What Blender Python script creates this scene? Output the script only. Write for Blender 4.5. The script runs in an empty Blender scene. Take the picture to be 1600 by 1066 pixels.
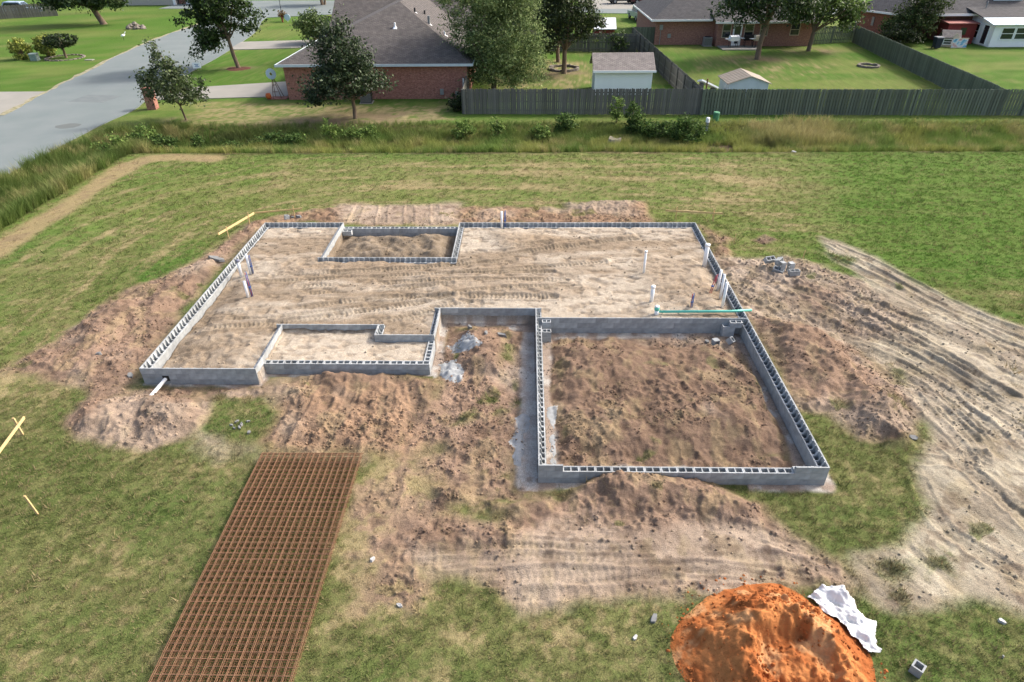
import bpy, math, random
import numpy as np
from mathutils import Vector, Matrix

# ------------------------------------------------------------------ camera, world, sun, exposure
scene = bpy.context.scene
col = scene.collection
cam_d = bpy.data.cameras.new('camera'); cam = bpy.data.objects.new('camera', cam_d); col.objects.link(cam)
cam_d.sensor_width = 36.0; cam_d.lens = 22.666; cam_d.clip_end = 1500.0; cam_d.clip_start = 0.1
R3 = Matrix(((0.99975092, -0.00385827, 0.02198189), (0.02048704, 0.54934882, -0.83534194), (-0.00885275, 0.83558422, 0.54929104)))
cam.matrix_world = Matrix.Translation((-0.3151, -11.5887, 11.8931)) @ R3.to_4x4()
scene.camera = cam

SUN_EL = math.radians(40.0); SUN_AZ = math.radians(64.0)      # azimuth from +Y towards +X
world = bpy.data.worlds.new('World'); scene.world = world; world.use_nodes = True
wn = world.node_tree.nodes; wl = world.node_tree.links
bg = wn['Background']; sky = wn.new('ShaderNodeTexSky'); sky.sky_type = 'NISHITA'; sky.sun_disc = False
sky.sun_elevation = SUN_EL; sky.sun_rotation = SUN_AZ; sky.dust_density = 6.0; sky.air_density = 1.0; sky.ozone_density = 0.6
wl.new(sky.outputs[0], bg.inputs[0]); bg.inputs[1].default_value = 0.15
sl = bpy.data.lights.new('sun', 'SUN'); sun = bpy.data.objects.new('sun', sl); col.objects.link(sun)
sl.energy = 1.75; sl.angle = math.radians(7.0); sl.color = (1.0, 0.97, 0.93)
sd = Vector((math.sin(SUN_AZ)*math.cos(SUN_EL), math.cos(SUN_AZ)*math.cos(SUN_EL), math.sin(SUN_EL)))
sun.rotation_euler = sd.to_track_quat('Z', 'Y').to_euler(); sun.location = (40, 20, 40)
scene.view_settings.view_transform = 'Standard'; scene.view_settings.look = 'None'
scene.view_settings.exposure = 1.0; scene.view_settings.gamma = 1.0
scene.view_settings.use_curve_mapping = False

rng = np.random.RandomState(11); random.seed(5)

# ------------------------------------------------------------------ helpers
def S(r, g, b, k=1.0):
    def f(c):
        c /= 255.0
        return (c/12.92 if c <= 0.04045 else ((c+0.055)/1.055)**2.4)*k
    return (f(r), f(g), f(b))

def mat(name, c, rough=0.85, var=0.15, scale=6.0, bump=0.0, bscale=30.0, metal=0.0, spec=0.3, c2=None, obj_var=0.0, stretch=None, trans=0.0):
    m = bpy.data.materials.new(name); m.use_nodes = True
    n = m.node_tree.nodes; l = m.node_tree.links; b = n['Principled BSDF']
    b.inputs['Roughness'].default_value = rough; b.inputs['Metallic'].default_value = metal
    b.inputs['Specular IOR Level'].default_value = spec
    tc = n.new('ShaderNodeTexCoord'); mp = n.new('ShaderNodeMapping'); l.new(tc.outputs['Object'], mp.inputs[0])
    if stretch: mp.inputs['Scale'].default_value = stretch
    nz = n.new('ShaderNodeTexNoise'); nz.inputs['Scale'].default_value = scale; nz.inputs['Detail'].default_value = 5
    l.new(mp.outputs[0], nz.inputs['Vector'])
    rp = n.new('ShaderNodeValToRGB'); l.new(nz.outputs['Fac'], rp.inputs[0])
    a = c; d = c2 or tuple(x*(1+var) for x in c)
    lo = tuple(x*(1-var) for x in c) if not c2 else c
    rp.color_ramp.elements[0].position = .3; rp.color_ramp.elements[1].position = .7
    rp.color_ramp.elements[0].color = (*lo, 1); rp.color_ramp.elements[1].color = (*d, 1)
    out = rp.outputs[0]
    if obj_var:
        oi = n.new('ShaderNodeObjectInfo'); mr = n.new('ShaderNodeMapRange'); l.new(oi.outputs['Random'], mr.inputs[0])
        mr.inputs[3].default_value = 1-obj_var; mr.inputs[4].default_value = 1+obj_var
        vm = n.new('ShaderNodeVectorMath'); vm.operation = 'SCALE'; l.new(out, vm.inputs[0]); l.new(mr.outputs[0], vm.inputs['Scale']); out = vm.outputs[0]
    l.new(out, b.inputs['Base Color'])
    if bump:
        nb = n.new('ShaderNodeTexNoise'); nb.inputs['Scale'].default_value = bscale; nb.inputs['Detail'].default_value = 6
        l.new(mp.outputs[0], nb.inputs['Vector'])
        bp = n.new('ShaderNodeBump'); bp.inputs['Strength'].default_value = bump; bp.inputs['Distance'].default_value = 0.02
        l.new(nb.outputs['Fac'], bp.inputs['Height']); l.new(bp.outputs[0], b.inputs['Normal'])
    return m

def brick_mat(name, c1, c2, mortar, bw=0.21, bh=0.075):
    m = bpy.data.materials.new(name); m.use_nodes = True
    n = m.node_tree.nodes; l = m.node_tree.links; b = n['Principled BSDF']; b.inputs['Roughness'].default_value = .9
    tc = n.new('ShaderNodeTexCoord'); sp = n.new('ShaderNodeSeparateXYZ'); l.new(tc.outputs['Object'], sp.inputs[0])
    ad = n.new('ShaderNodeMath'); l.new(sp.outputs['X'], ad.inputs[0]); l.new(sp.outputs['Y'], ad.inputs[1])
    cb = n.new('ShaderNodeCombineXYZ'); l.new(ad.outputs[0], cb.inputs['X']); l.new(sp.outputs['Z'], cb.inputs['Y'])
    br = n.new('ShaderNodeTexBrick'); l.new(cb.outputs[0], br.inputs['Vector'])
    br.inputs['Color1'].default_value = (*c1, 1); br.inputs['Color2'].default_value = (*c2, 1); br.inputs['Mortar'].default_value = (*mortar, 1)
    br.inputs['Scale'].default_value = 1.0; br.inputs['Brick Width'].default_value = bw; br.inputs['Row Height'].default_value = bh
    br.inputs['Mortar Size'].default_value = 0.008; br.inputs['Bias'].default_value = 0.0
    nz = n.new('ShaderNodeTexNoise'); nz.inputs['Scale'].default_value = 7; nz.inputs['Detail'].default_value = 4; l.new(cb.outputs[0], nz.inputs['Vector'])
    mx = n.new('ShaderNodeMix'); mx.data_type = 'RGBA'; mx.blend_type = 'OVERLAY'; mx.inputs[0].default_value = .7
    l.new(br.outputs['Color'], mx.inputs[6]); l.new(nz.outputs['Fac'], mx.inputs[7]); l.new(mx.outputs[2], b.inputs['Base Color'])
    bp = n.new('ShaderNodeBump'); bp.inputs['Strength'].default_value = .5; bp.inputs['Distance'].default_value = .01; bp.invert = True
    l.new(br.outputs['Fac'], bp.inputs['Height']); l.new(bp.outputs[0], b.inputs['Normal'])
    return m

def shingle_mat(name, c1, c2, run=0.145):
    m = bpy.data.materials.new(name); m.use_nodes = True
    n = m.node_tree.nodes; l = m.node_tree.links; b = n['Principled BSDF']; b.inputs['Roughness'].default_value = .92
    tc = n.new('ShaderNodeTexCoord'); br = n.new('ShaderNodeTexBrick'); l.new(tc.outputs['UV'], br.inputs['Vector'])
    br.inputs['Color1'].default_value = (*c1, 1); br.inputs['Color2'].default_value = (*c2, 1); br.inputs['Mortar'].default_value = (*[x*.45 for x in c1], 1)
    br.inputs['Scale'].default_value = 1.0; br.inputs['Brick Width'].default_value = .3; br.inputs['Row Height'].default_value = run
    br.inputs['Mortar Size'].default_value = 0.012
    nz = n.new('ShaderNodeTexNoise'); nz.inputs['Scale'].default_value = 2.2; nz.inputs['Detail'].default_value = 6; l.new(tc.outputs['UV'], nz.inputs['Vector'])
    mx = n.new('ShaderNodeMix'); mx.data_type = 'RGBA'; mx.blend_type = 'OVERLAY'; mx.inputs[0].default_value = .5
    l.new(br.outputs['Color'], mx.inputs[6]); l.new(nz.outputs['Fac'], mx.inputs[7]); l.new(mx.outputs[2], b.inputs['Base Color'])
    bp = n.new('ShaderNodeBump'); bp.inputs['Strength'].default_value = .6; bp.inputs['Distance'].default_value = .02; bp.invert = True
    l.new(br.outputs['Fac'], bp.inputs['Height']); l.new(bp.outputs[0], b.inputs['Normal'])
    return m

def vcol_mat(name, rough=.9, noise=((45, .35),), bump=((60, .6, .02),), trans=0.0, spec=.15, attr='col', kind='GEOMETRY'):
    m = bpy.data.materials.new(name); m.use_nodes = True
    n = m.node_tree.nodes; l = m.node_tree.links; b = n['Principled BSDF']
    b.inputs['Roughness'].default_value = rough; b.inputs['Specular IOR Level'].default_value = spec
    at = n.new('ShaderNodeAttribute'); at.attribute_name = attr; at.attribute_type = kind
    out = at.outputs['Color']; tc = n.new('ShaderNodeTexCoord')
    for sc, amt in noise:
        nz = n.new('ShaderNodeTexNoise'); nz.inputs['Scale'].default_value = sc; nz.inputs['Detail'].default_value = 4
        l.new(tc.outputs['Object'], nz.inputs['Vector'])
        mr = n.new('ShaderNodeMapRange'); mr.inputs[1].default_value = .25; mr.inputs[2].default_value = .75
        mr.inputs[3].default_value = 1-amt; mr.inputs[4].default_value = 1+amt; l.new(nz.outputs['Fac'], mr.inputs[0])
        vm = n.new('ShaderNodeVectorMath'); vm.operation = 'SCALE'; l.new(out, vm.inputs[0]); l.new(mr.outputs[0], vm.inputs['Scale']); out = vm.outputs[0]
    l.new(out, b.inputs['Base Color'])
    prev = None
    for sc, st, di in bump:
        nb = n.new('ShaderNodeTexNoise'); nb.inputs['Scale'].default_value = sc; nb.inputs['Detail'].default_value = 5
        l.new(tc.outputs['Object'], nb.inputs['Vector'])
        bp = n.new('ShaderNodeBump'); bp.inputs['Strength'].default_value = st; bp.inputs['Distance'].default_value = di
        l.new(nb.outputs['Fac'], bp.inputs['Height'])
        if prev: l.new(prev.outputs[0], bp.inputs['Normal'])
        prev = bp
    if prev: l.new(prev.outputs[0], b.inputs['Normal'])
    if trans:
        tr = n.new('ShaderNodeBsdfTranslucent'); l.new(out, tr.inputs[0]); mx = n.new('ShaderNodeMixShader'); mx.inputs[0].default_value = trans
        l.new(b.outputs[0], mx.inputs[1]); l.new(tr.outputs[0], mx.inputs[2]); l.new(mx.outputs[0], n['Material Output'].inputs[0])
    return m

def tag(o, label=None, cat=None, group=None, kind=None):
    if label: o['label'] = label
    if cat: o['category'] = cat
    if group: o['group'] = group
    if kind: o['kind'] = kind
    return o

def empty(name, loc=(0, 0, 0), rz=0.0, label=None, cat=None, group=None):
    o = bpy.data.objects.new(name, None); col.objects.link(o); o.location = loc; o.rotation_euler = (0, 0, rz); o.empty_display_size = .2
    return tag(o, label, cat, group)

def inst(name, mesh, parent=None, loc=(0, 0, 0), rot=(0, 0, 0), scale=(1, 1, 1)):
    o = bpy.data.objects.new(name, mesh); col.objects.link(o); o.parent = parent
    o.location = loc; o.rotation_euler = rot; o.scale = scale
    return o

def np_mesh(name, v, quads=None, tris=None, smooth=False, colr=None, uv=None):
    me = bpy.data.meshes.new(name); v = np.asarray(v, np.float32); me.vertices.add(len(v)); me.vertices.foreach_set('co', v.ravel())
    li = []; ls = []; k = 0
    if quads is not None and len(quads): q = np.asarray(quads, np.int32); li.append(q.ravel()); ls.append(np.arange(len(q), dtype=np.int32)*4); k = q.size
    if tris is not None and len(tris): t = np.asarray(tris, np.int32); li.append(t.ravel()); ls.append(k+np.arange(len(t), dtype=np.int32)*3)
    li = np.concatenate(li); ls = np.concatenate(ls)
    me.loops.add(len(li)); me.loops.foreach_set('vertex_index', li); me.polygons.add(len(ls)); me.polygons.foreach_set('loop_start', ls)
    if smooth: me.polygons.foreach_set('use_smooth', np.ones(len(ls), bool))
    if colr is not None:
        a = me.attributes.new('col', 'FLOAT_COLOR', 'POINT'); c = np.ones((len(v), 4), np.float32); c[:, :3] = colr; a.data.foreach_set('color', c.ravel())
    me.update(calc_edges=True); me.validate()
    return me

class MB:
    def __init__(s): s.v = []; s.f = []; s.uv = {}
    def quad(s, *p, uv=None):
        k = len(s.v); s.v += [tuple(a) for a in p]; s.f.append(tuple(range(k, k+len(p))))
        if uv: s.uv[len(s.f)-1] = uv
        return s
    def box(s, x0, x1, y0, y1, z0, z1, M=None, skip=''):
        k = len(s.v); c = [(x, y, z) for z in (z0, z1) for y in (y0, y1) for x in (x0, x1)]
        if M: c = [tuple(M @ Vector(p)) for p in c]
        s.v += c
        F = {'b': (0, 2, 3, 1), 't': (4, 5, 7, 6), 'f': (0, 1, 5, 4), 'k': (2, 6, 7, 3), 'l': (0, 4, 6, 2), 'r': (1, 3, 7, 5)}
        for a, q in F.items():
            if a not in skip: s.f.append(tuple(k+i for i in q))
        return s
    def tube(s, pts, radii, n=8, cap=True):
        pts = [Vector(p) for p in pts]; rings = []
        if not hasattr(radii, '__len__'): radii = [radii]*len(pts)
        for i, p in enumerate(pts):
            d = (pts[min(i+1, len(pts)-1)]-pts[max(i-1, 0)]).normalized()
            a = d.orthogonal().normalized() if i == 0 else (rings[-1][1]-d*rings[-1][1].dot(d)).normalized()
            b = d.cross(a); k = len(s.v)
            for j in range(n):
                t = 2*math.pi*j/n; s.v.append(tuple(p+(a*math.cos(t)+b*math.sin(t))*radii[i]))
            rings.append((k, a))
        for i in range(len(pts)-1):
            k0 = rings[i][0]; k1 = rings[i+1][0]
            for j in range(n): s.f.append((k0+j, k0+(j+1) % n, k1+(j+1) % n, k1+j))
        if cap:
            s.f.append(tuple(rings[0][0]+j for j in reversed(range(n)))); s.f.append(tuple(rings[-1][0]+j for j in range(n)))
        return s
    def prism(s, prof, axis, a0, a1):
        # profile of (u, z) extruded along 'x' or 'y'
        k = len(s.v); n = len(prof)
        for a in (a0, a1):
            for u, z in prof: s.v.append((a, u, z) if axis == 'x' else (u, a, z))
        s.f.append(tuple(range(k, k+n))); s.f.append(tuple(k+n+i for i in reversed(range(n))))
        for i in range(n): j = (i+1) % n; s.f.append((k+i, k+n+i, k+n+j, k+j))
        return s
    def mesh(s, name, m, smooth=False):
        me = bpy.data.meshes.new(name); me.from_pydata(s.v, [], s.f)
        if s.uv:
            ul = me.uv_layers.new(name='UVMap')
            for pi, u in s.uv.items():
                for li, c in zip(me.polygons[pi].loop_indices, u): ul.data[li].uv = c
        if smooth: me.polygons.foreach_set('use_smooth', [True]*len(me.polygons))
        if m: me.materials.append(m)
        me.update(); return me
    def build(s, name, m, parent=None, smooth=False, loc=(0, 0, 0), rot=(0, 0, 0)):
        return inst(name, s.mesh(name, m, smooth), parent, loc, rot)

# ------------------------------------------------------------------ noise and masks (world space, metres)
RT = np.random.RandomState(3).rand(512, 512).astype(np.float32)
def vn(x, y, seed=0):
    x = x+seed*17.31; y = y+seed*9.77
    xf = np.floor(x); yf = np.floor(y); u = (x-xf).astype(np.float32); v = (y-yf).astype(np.float32)
    xi = xf.astype(np.int64); yi = yf.astype(np.int64); u = u*u*(3-2*u); v = v*v*(3-2*v)
    a = RT[yi & 511, xi & 511]; b = RT[yi & 511, (xi+1) & 511]; c = RT[(yi+1) & 511, xi & 511]; d = RT[(yi+1) & 511, (xi+1) & 511]
    return (a+(b-a)*u)*(1-v)+(c+(d-c)*u)*v
def fbm(x, y, size, octv=4, seed=0, gain=.5):
    t = 0; amp = 1; tot = 0; f = 1.0/size
    for i in range(octv):
        t = t+amp*vn(x*f, y*f, seed+i*3); tot += amp; amp *= gain; f *= 2.03
    return t/tot
def sstep(a, b, x):
    t = np.clip((x-a)/(b-a), 0, 1); return t*t*(3-2*t)
def sdf(poly, x, y, R=3.0):
    """signed distance, positive inside, clipped to +-R"""
    P = np.array(poly, float); out = np.full(x.shape, -R, np.float32)
    sel = (x > P[:, 0].min()-R) & (x < P[:, 0].max()+R) & (y > P[:, 1].min()-R) & (y < P[:, 1].max()+R)
    if not sel.any(): return out
    px = x[sel]; py = y[sel]; d2 = np.full(px.shape, 1e9); ins = np.zeros(px.shape, bool)
    for i in range(len(P)):
        ax, ay = P[i]; bx, by = P[(i+1) % len(P)]; ex, ey = bx-ax, by-ay; L = ex*ex+ey*ey+1e-9
        t = np.clip(((px-ax)*ex+(py-ay)*ey)/L, 0, 1); d2 = np.minimum(d2, (px-ax-t*ex)**2+(py-ay-t*ey)**2)
        c = ((ay > py) != (by > py)) & (px < (bx-ax)*(py-ay)/(by-ay+1e-12)+ax); ins ^= c
    d = np.minimum(np.sqrt(d2), R); out[sel] = np.where(ins, d, -d); return out
def pline(pts, x, y, R):
    """distance to a polyline, side offset and arc length (inf distance beyond R)"""
    P = np.array(pts, float); D = np.full(x.shape, 1e3, np.float32); A = np.zeros(x.shape, np.float32); O = np.zeros(x.shape, np.float32)
    sel = (x > P[:, 0].min()-R) & (x < P[:, 0].max()+R) & (y > P[:, 1].min()-R) & (y < P[:, 1].max()+R)
    if not sel.any(): return D, O, A
    px = x[sel]; py = y[sel]; d = np.full(px.shape, 1e3); a = np.zeros(px.shape); o = np.zeros(px.shape); s0 = 0
    for i in range(len(P)-1):
        ax, ay = P[i]; ex, ey = P[i+1]-P[i]; L = math.hypot(ex, ey); t = np.clip(((px-ax)*ex+(py-ay)*ey)/(L*L), 0, 1)
        q = np.hypot(px-ax-t*ex, py-ay-t*ey); m = q < d; d = np.where(m, q, d); a = np.where(m, s0+t*L, a)
        o = np.where(m, ((px-ax)*ey-(py-ay)*ex)/L, o); s0 += L
    D[sel] = d; A[sel] = a; O[sel] = o; return D, O, A
def spline(pts, n=8):
    P = [Vector((*p, 0)) for p in pts]; out = []
    for i in range(len(P)-1):
        p0 = P[max(i-1, 0)]; p1 = P[i]; p2 = P[i+1]; p3 = P[min(i+2, len(P)-1)]
        for k in range(n):
            t = k/n; q = .5*((2*p1)+(p2-p0)*t+(2*p0-5*p1+4*p2-p3)*t*t+(3*p1-p0-3*p2+p3)*t**3); out.append((q.x, q.y))
    out.append((P[-1].x, P[-1].y)); return out

# ------------------------------------------------------------------ foundation layout (outer faces, counter-clockwise)
BL, BW, BH = 0.4064, 0.2032, 0.2032
TOP = 3*BH; CUT = 0.155
HP = [(-12.0, 3.99), (-8.45, 3.99), (-8.45, 6.52), (-5.25, 6.52), (-5.25, 5.9), (-3.29, 5.9), (-3.29, 7.63), (0.0, 7.63), (0.0, 7.0),
      (7.11, 7.0), (7.11, 15.12), (-3.3, 15.12), (-3.3, 11.62), (-8.45, 11.62), (-8.45, 15.12), (-12.0, 15.12)]
runs = []          # (start, end, courses, header on top, corner at start, corner at end)
def turn(i):
    a = HP[i-1]; b = HP[i % len(HP)]; c = HP[(i+1) % len(HP)]
    return (b[0]-a[0])*(c[1]-b[1])-(b[1]-a[1])*(c[0]-b[0]) > 0
for i in range(len(HP)):
    a = Vector((*HP[i], 0)); b = Vector((*HP[(i+1) % len(HP)], 0)); d = (b-a).normalized(); hor = abs(d.x) > .5
    c0 = turn(i); c1 = turn((i+1) % len(HP))
    if hor: a2 = a if c0 else a-d*BW; b2 = b if c1 else b+d*BW
    else: a2 = a+d*BW if c0 else a; b2 = b-d*BW if c1 else b
    runs.append(((a2.x, a2.y), (b2.x, b2.y), 3, True, hor and c0, hor and c1))
runs.append(((0.0, 7.0), (0.0, BW), 3, True, False, False))                  # garage, west wall
runs.append(((7.11, BW), (7.11, 7.0), 3, True, False, False))                # garage, east wall
runs.append(((0.0, 0.0), (7.11, 0.0), 2, False, False, False))               # garage, door opening
runs.append(((-8.45, 4.55), (-3.29, 4.55), 2, False, False, False))          # front porch
runs.append(((-3.29, 4.55+BW), (-3.29, 5.9), 2, False, False, False))
runs.append(((-3.3, 15.12), (-8.45, 15.12), 2, False, False, False))         # back patio
def run_rect(r):
    (ax, ay), (bx, by) = r[0], r[1]; d = Vector((bx-ax, by-ay)).normalized(); n = Vector((-d.y, d.x))*BW
    xs = [ax, bx, ax+n.x, bx+n.x]; ys = [ay, by, ay+n.y, by+n.y]; return min(xs), max(xs), min(ys), max(ys)
RECTS = [run_rect(r) for r in runs]

# ------------------------------------------------------------------ ground: relief and soil colours in world space
KG = 0.58      # albedo of a sunlit surface of the given photographed colour at this exposure
def A3(r, g, b): return np.array(S(r, g, b, KG))
C_GRASS = A3(116, 132, 72); C_LUSH = A3(100, 134, 62); C_OLIVE = A3(148, 144, 98); C_STRAW = A3(190, 172, 132)
C_DIRT = A3(178, 151, 130); C_DARK = A3(132, 110, 94); C_RED = A3(180, 150, 124); C_SAND = A3(220, 206, 186)
C_GREY = A3(208, 197, 174); C_RUT = A3(150, 138, 118); C_CONC = A3(212, 206, 198); C_FILL = A3(176, 156, 132)

SOIL = [  # polygon, colour key, feather, warp, mound height
    ([(-13.44,3.81),(-11.93,3.95),(-8.14,3.86),(-7.78,3.49),(-8.71,3.29),(-9.67,3.28),(-11.9,3.32),(-13.37,3.01)], 'dirt', .3, .5, .03),
    ([(-4.75,0.94),(-3.44,1.25),(-2.4,1.26),(-1.16,0.44),(0.06,-0.49),(0.9,-0.77),(-0.94,-1.18),(-2.22,-1.91),(-2.61,-3.24),(-3.59,-3.7),(-4.26,-1.94)], 'patchy', .6, 1.1, .02),
    ([(-9.72,2.1),(-7.76,1.46),(-7.2,1.09),(-4.79,1.11),(-4.7,0.7),(-7.45,0.81),(-9.32,1.19)], 'sandd', .6, .9, .0),
    ([(-16.95,4.72),(-16.59,5.92),(-16.17,6.83),(-16.36,8.12),(-15.72,10.04),(-14.78,11.5),(-14.18,12.86),(-13.85,14.4),(-13.13,16.39),(-12.63,16.7),(-12.74,10.68),(-12.59,4.79),(-12.07,3.92),(-12.55,3.63),(-13.16,3.31),(-14.55,4),(-15.36,4.49)], 'dirt', .35, .6, .16),
    ([(-13.49,2.42),(-13.44,3.13),(-12.52,3.57),(-11.27,3.83),(-9.58,3.16),(-9.3,2.19),(-9.59,1.39),(-10.51,1.12),(-11.73,1.41),(-12.76,1.67)], 'dirt', .3, .5, .17),
    ([(-8.47,3.92),(-7.33,4.46),(-5.56,4.61),(-2.93,4.43),(-2.87,2.87),(-2.43,1.51),(-3.36,0.76),(-4.5,0.94),(-5.75,0.83),(-7.22,0.91),(-7.76,1.46),(-7.64,2.68)], 'red', .35, .5, .14),
    ([(-3.01,4.1),(-3.27,7.5),(-0.03,7.52),(0,4.12),(-0.44,2.9),(-0.68,1.28),(-1.33,0.44),(-2.4,1.26),(-3.02,0.77),(-3.6,2.3)], 'dirt', .3, .45, .10),
    ([(-3.44,1.25),(-1.38,1.53),(-0.66,0.22),(-1.57,-0.76),(-2.39,-0.35),(-3.29,0.3)], 'dirt', .5, .8, .06),
    ([(1,-0.42),(1.6,0.09),(2.59,0.28),(4.26,-0.19),(5.32,-0.83),(5.53,-1.35),(6.07,-1.89),(6.53,-2.53),(6.46,-2.93),(5.38,-3.25),(3.72,-3.03),(2.09,-3.17),(0.75,-3.27),(-0.45,-3.77),(-1.07,-3.14),(-1.38,-2.5),(-2.88,-2.36),(-3.68,-1.93),(-2.47,-1.07),(-0.94,-0.95),(0.13,-0.74)], 'dirt', .3, .5, .05),
    ([(7.49,8.26),(9.28,7.92),(10.39,6.31),(10.98,4.88),(11.25,3.75),(10.34,1.65),(9.26,1.34),(8.49,1.51),(8.36,2.7),(7.56,2.97),(7.44,5.55)], 'dirt', .35, .5, .16),
    ([(-12.62,16.47),(-8.18,16.47),(-3.38,16.47),(7.49,16.46),(8.85,14.83),(8.36,12.79),(7.44,12.78),(7.59,16.24),(5.87,16.76),(5.63,19.11),(2.09,18.27),(-2.92,18.45),(-8.62,18.46),(-11.26,17.72),(-12.46,17.09)], 'red', .35, .6, .05),
    ([(7.39,12.9),(10.58,13.16),(12.47,11.32),(13.72,9.29),(16.14,6.54),(19.33,3.09),(16,-0.74),(11.22,1.41),(10.95,2.86),(11.02,4.55),(10.39,6.31),(9.17,7.58),(7.49,8.26)], 'sandd', .35, .5, .05),
    ([(12.67,14.83),(13.63,13.78),(14.66,11.22),(15.73,8.75),(17.05,7.3),(22.91,3.12),(19.83,-2.46),(10,-3.57),(8.97,-3.15),(8.08,-3.36),(7.18,-3.47),(6.86,-2.72),(6.98,-2.1),(8.1,-1.81),(8.97,-1.21),(9.48,-0.42),(9.53,0.56),(10.54,1.65),(11.02,3.01),(11.1,4.71),(10.68,6.5),(13.18,7.73),(12.69,10.68),(12.34,12.92)], 'grey', .3, .45, .0),
    ([(-2.9,-2.24),(-1.2,-1.9),(0.85,-1.6),(3.18,-1.66),(5.28,-1.45),(6.08,-2.06),(6.41,-2.64),(5.43,-3.13),(3.49,-2.87),(2.1,-3.1),(0.75,-3.19),(-0.32,-3.58),(-1.01,-2.98)], 'pale', .5, .8, .0),
    ([(9.45,14.56),(10.29,15.24),(10.72,14.56),(9.92,14.03)], 'dark', .15, .15, .15),
    ([(-9.61,18.63),(-3.6,18.96),(-3.54,16.54),(-8.78,16.47)], 'pale', .4, .4, .0),
]
GRASSIN = [  # weeds and turf inside the bare soil: polygon, warp
    [(11,5.57),(11.45,5.37),(11.6,4.55),(11.16,3.84),(10.7,4.06)], [(9.85,3.44),(10.66,3),(10.2,1.65),(9.78,1.9),(9.5,2.43)],
    [(7.67,1.57),(9.2,1.39),(10.74,2.45),(10.54,1.65),(9.56,0.56),(9.45,-0.42),(8.88,-1.25),(8.03,-1.81),(6.92,-2.07),(6.05,-1.84),(5.54,-0.87),(7.06,-0.24),(7.8,0.43)],
    [(-1.24,7.01),(-0.63,7.02),(-0.68,4.12),(-1.01,3.8)], [(-1.58,3.48),(-0.51,4.12),(-0.57,2.9),(-1.78,2.18),(-2.6,1.51),(-2.66,2.04)],
    [(-9.78,3.56),(-8.19,3.58),(-7.71,1.46),(-9.12,1.97)], [(-3.6,0.41),(-2.29,0.2),(-2.26,-0.13),(-3.19,-0.36)], [(-0.65,-0.33),(0.93,-0.35),(0.59,-0.73),(-0.64,-0.74)],
    [(-3.71,1.89),(-3.08,1.82),(-3.2,1.38),(-3.72,1.37)], [(-1.82,0.43),(-0.67,0.44),(-0.74,0.15),(-1.8,0.14)],
    [(-3.03,7.33),(-1.02,7.1),(-1.23,6.61),(-2.98,6.84)], [(7.49,16.02),(8.91,14.83),(7.58,13.97)], [(7.23,14.83),(8.95,13.97),(7.39,13.15)],
    [(0.59,5.49),(0.88,5.5),(0.87,1.55),(0.56,1.55)], [(6.42,5.54),(6.98,5.02),(6.74,2.4),(6.46,2.96)], [(5.77,1.23),(6.78,1.24),(6.56,0.83),(5.14,0.76)],
    [(8.7,3.58),(9.02,2.99),(8.79,2.43),(8.36,2.7)], [(6.62,-2.31),(6.93,-2.71),(6.69,-3.11),(6.45,-2.88)], [(7.04,-2.14),(8.4,-2.2),(7.49,-2.94),(7.1,-2.63)],
    [(8.53,-1.94),(9.48,-1.75),(8.87,-2.61),(8.29,-2.7)], [(11.88,3.61),(12.36,3.46),(11.93,3.02)], [(13.36,10.02),(13.95,9.3),(13.04,8.83)], [(11.78,13.53),(13.32,12.74),(12.7,11.87)],
    [(-18.61,17.98),(-14.45,14.13),(-14.77,10.68)], [(-13.56,12.67),(-13.15,12.68),(-13.18,12.08)], [(-4.88,0.75),(-4.45,0.7),(-4.38,0.17),(-4.71,0.17)],
]
DRY = [([(-4.67,0.94),(-2.4,1.26),(-1.16,0.44),(0.06,-0.49),(-0.94,-1.18),(-2.25,-1.64),(-2.76,-3.17),(-3.69,-3.85),(-4.51,-2.12)], .6), ([(-4.54,0.75),(-2.35,0.77),(-1.25,-0.95),(-2.07,-1.91),(-2.82,-2.77),(-3.73,-3.7),(-4.38,-5.11),(-4.54,-1.38)], .6), ([(-10.87,0.8),(-7.2,1.09),(-6.93,-0.41),(-7.8,-0.83),(-10.56,0.21)], .6),
       ([(-2.82,-2.77),(-1.13,-3.22),(2.08,-3.25),(3.07,-3.6),(2.42,-5.01),(-2.46,-5.08)], .62), ([(-17.5,5.35),(-14.15,4),(-12.94,1.66),(-14.56,1.13)], .35), ([(-12.73,-1.49),(-8.04,-0.63),(-6.53,-5.15),(-10.15,-5.2)], .36),
       ([(-15.61,25.94),(11.83,25.73),(8.82,17.93),(2.09,18.35),(-12.91,17.97)], .25), ([(-22.58,12.65),(-18.93,17.98),(-14.8,15.66),(-17.2,9.14),(-18.57,6.9)], .2),
       ([(7.08,-3.55),(9.79,-3.51),(8.9,-4.91),(6.43,-4.95)], .2), ([(6.22,1.61),(9.31,1.64),(10.21,1.4),(8.8,-1.4),(6.92,-2.07),(6.05,-1.84)], .3), ([(-9.78,3.56),(-8.19,3.58),(-7.71,1.46),(-8.91,1.45)], .45), ([(11.09,25.74),(16.17,24.55),(13.7,14.3),(9.99,15.66),(9.02,18.76)], .35), ([(-26.56,40.35),(-6.31,38.98),(-5.16,34.38),(-23.31,32.97)], .6),
       ([(-2.51,58.86),(6.07,56.86),(5.05,44.65),(-3.71,44.83)], .5), ([(16.46,60.06),(30.35,54.49),(22.56,47.49),(14.74,51.86)], .3)]
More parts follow.
